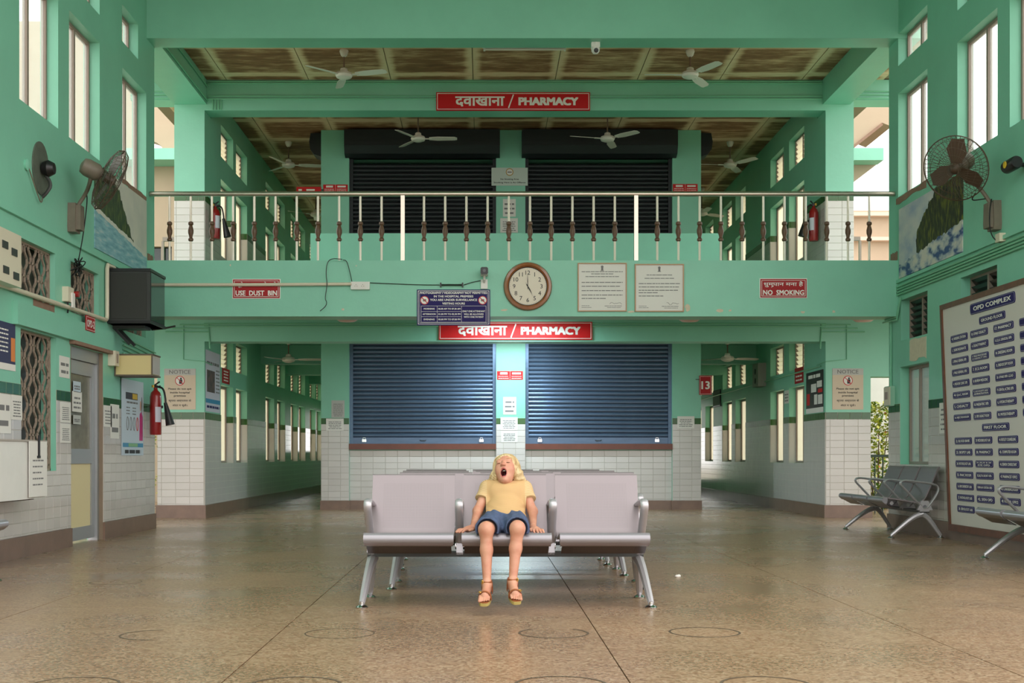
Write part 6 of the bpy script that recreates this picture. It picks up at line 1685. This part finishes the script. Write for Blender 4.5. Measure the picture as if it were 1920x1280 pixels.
# hair: smooth cap, locks that curl outwards below the ears
S = Field(hp(0,-.02,-.01)-.17, hp(0,-.02,-.01)+.17, .0034)
S.ell(hp(0,-.018,.024), (.079,.092,.083), .02, RH)
for sx in (-1, 1):
    S.ell(hp(sx*.062,-.020,-.012), (.022,.050,.060), .02, RH)
    base = hp(sx*.066,-.02,-.03)
    for q, (dx, dy, dz, r) in enumerate(((.016,-.0,-.05,.020), (.030,-.03,-.042,.022), (.010,-.05,-.060,.024), (.022,.008,-.028,.017), (.034,-.02,-.066,.015))):
        e = base+np.array((sx*dx, -dy*.6, dz)); S.cone(base, e, .028, r, .015)
S.ell(hp(0,.074,-.040), (.056,.066,.082), .008, RH, cut=True)
S.ell(hp(.010,.078,.012), (.046,.05,.050), .008, RH, cut=True)
def hair_wave(p):
    q = (p-HC.astype(np.float32))@RH.astype(np.float32); az = np.arctan2(q[...,1]+.02, q[...,0])
    low = np.clip((.02-q[...,2])/.08, 0, 1)
    return .0016*np.sin(az*34+4*np.sin(q[...,2]*60))+low*.0032*np.sin(q[...,2]*120+az*9)
S.noise(hair_wave)
v, fc = S.mesh(); hr = link('hair', mesh_from('hair', v, fc, [M['hair']], None, ORG), kid)
rnd = random.Random(11); st = MB()
for k in range(420):
    sx = rnd.choice((-1, 1)); az = rnd.uniform(-1.9, .62)               # from the back round to the temples
    part = np.array((-.012, .02)); pts = []; L = rnd.uniform(.045, .095); ph = rnd.uniform(0, 6); am = rnd.uniform(.002, .006); lift = rnd.uniform(.0, .004); crl = rnd.uniform(.0, .03)
    n1 = 9
    for i in range(n1):
        po = math.radians(8+92*i/(n1-1)); r = 1+lift/.08
        x = .079*r*math.sin(po)*math.cos(az)*sx; y = -.018+.092*r*math.sin(po)*math.sin(az); z = .024+.083*r*math.cos(po)
        pts.append(np.array(hp(x-.006*(1-i/n1), y, z)))
    out = pts[-1]-pts[0]; out[2] = 0; out = out/np.linalg.norm(out)
    p0 = pts[-1]
    for i in range(1, 9):
        t = i/8
        pts.append(p0+np.array((0,0,-L*t))+out*(crl*t*t+am*math.sin(ph+t*9))+np.array((am*math.cos(ph+t*7)*t, am*math.sin(ph+t*8)*t, 0)))
    n = len(pts); st.tube([tuple(p-ORG) for p in pts], [.0023*(1-.7*i/n) for i in range(n)], 4, cap=False)
st.build('hair_strands', M['hair'], hr, True, kind='stuff')
# sandals
for s in (0, 1):
    sg = (-1, 1)[s]; hb, tb = HEL[s]-np.array((0,0,.024)), TOE[s]-np.array((0,0,.012)); f_ = tb-hb; L = np.linalg.norm(f_); f_ = f_/L; sd = np.array((1.0,0,0)); sd -= f_*f_[0]; sd /= np.linalg.norm(sd); up = np.cross(sd, f_); up = up if up[2] > 0 else -up
    o = hb-f_*.028; xb = float((BAL[s]-o)@f_)
    LL = L+.058; outl = []
    for k in range(26):
        a = 2*PI*k/26; x = .5-.5*math.cos(a); wdt = (.027+.011*math.sin(min(1,x*1.25)*PI*.55))*math.sin(a)**1 if True else 0
        outl.append((x*LL, math.copysign(abs(math.sin(a))**.55, math.sin(a))*(.026+.010*x)))
    fn = lambda a, b, w: tuple(o+f_*a+sd*b+up*w-ORG)
    so_ = MB().prism(outl, -.016, .0, fn).build('sandal', M['sole'], kid, True, True)
    MB().prism([(a*.97+.002, b*.96) for a, b in outl], .0, .004, fn).build('footbed', M['leather'], so_, fix=True)
    rg = MB().tube([tuple(ANK[s]+np.array((.0275*math.cos(a), .030*math.sin(a)-.0, .016+.006*math.sin(a)))-ORG) for a in np.linspace(0, 2*PI, 24, endpoint=False)], .01, 6, True, flat=(.0025,.008), side=None)
    rg.build('ankle_strap', M['leather'], so_, True)
    def band(x, r0, hgt, wd, nm):
        pts = []
        for k in range(15):
            a = PI*k/14; pts.append(Vector(o+f_*x+sd*(r0*math.cos(a))+up*(hgt*math.sin(a)**.8+.002)-ORG))
        MB().tube(pts, .01, 6, flat=(wd,.0028), side=tuple(f_)).build(nm, M['leather'], so_, True)
    band(xb-.002, .036, .048, .011, 'toe_strap'); band(.03, .029, .058, .012, 'heel_strap')
    for s_ in (-1, 1): MB().tube([Vector(o+f_*.03+sd*(s_*.029)+up*.01-ORG), Vector(ANK[s]+np.array((s_*.0275,.0,.014))-ORG)], .004, 6).build('side_strap', M['leather'], so_, True)
    bx = o+f_*(xb-.002)+sd*(sg*.026)+up*.038
    bk_ = MB().tube([tuple(bx+f_*(.011*math.cos(a))+sd*(.009*math.sin(a))+up*.006-ORG) for a in np.linspace(0, 2*PI, 12, endpoint=False)], .0022, 5, True)
    bk_.build('buckle', M['brass'], so_, True)
    bx = ANK[s]+np.array((sg*.022,-.02,.014)); MB().tube([tuple(bx+np.array((sg*.004+.006*math.cos(a)*.7, -.004, .009*math.sin(a)))-ORG) for a in np.linspace(0, 2*PI, 12, endpoint=False)], .002, 5, True).build('ankle_buckle', M['brass'], so_, True)
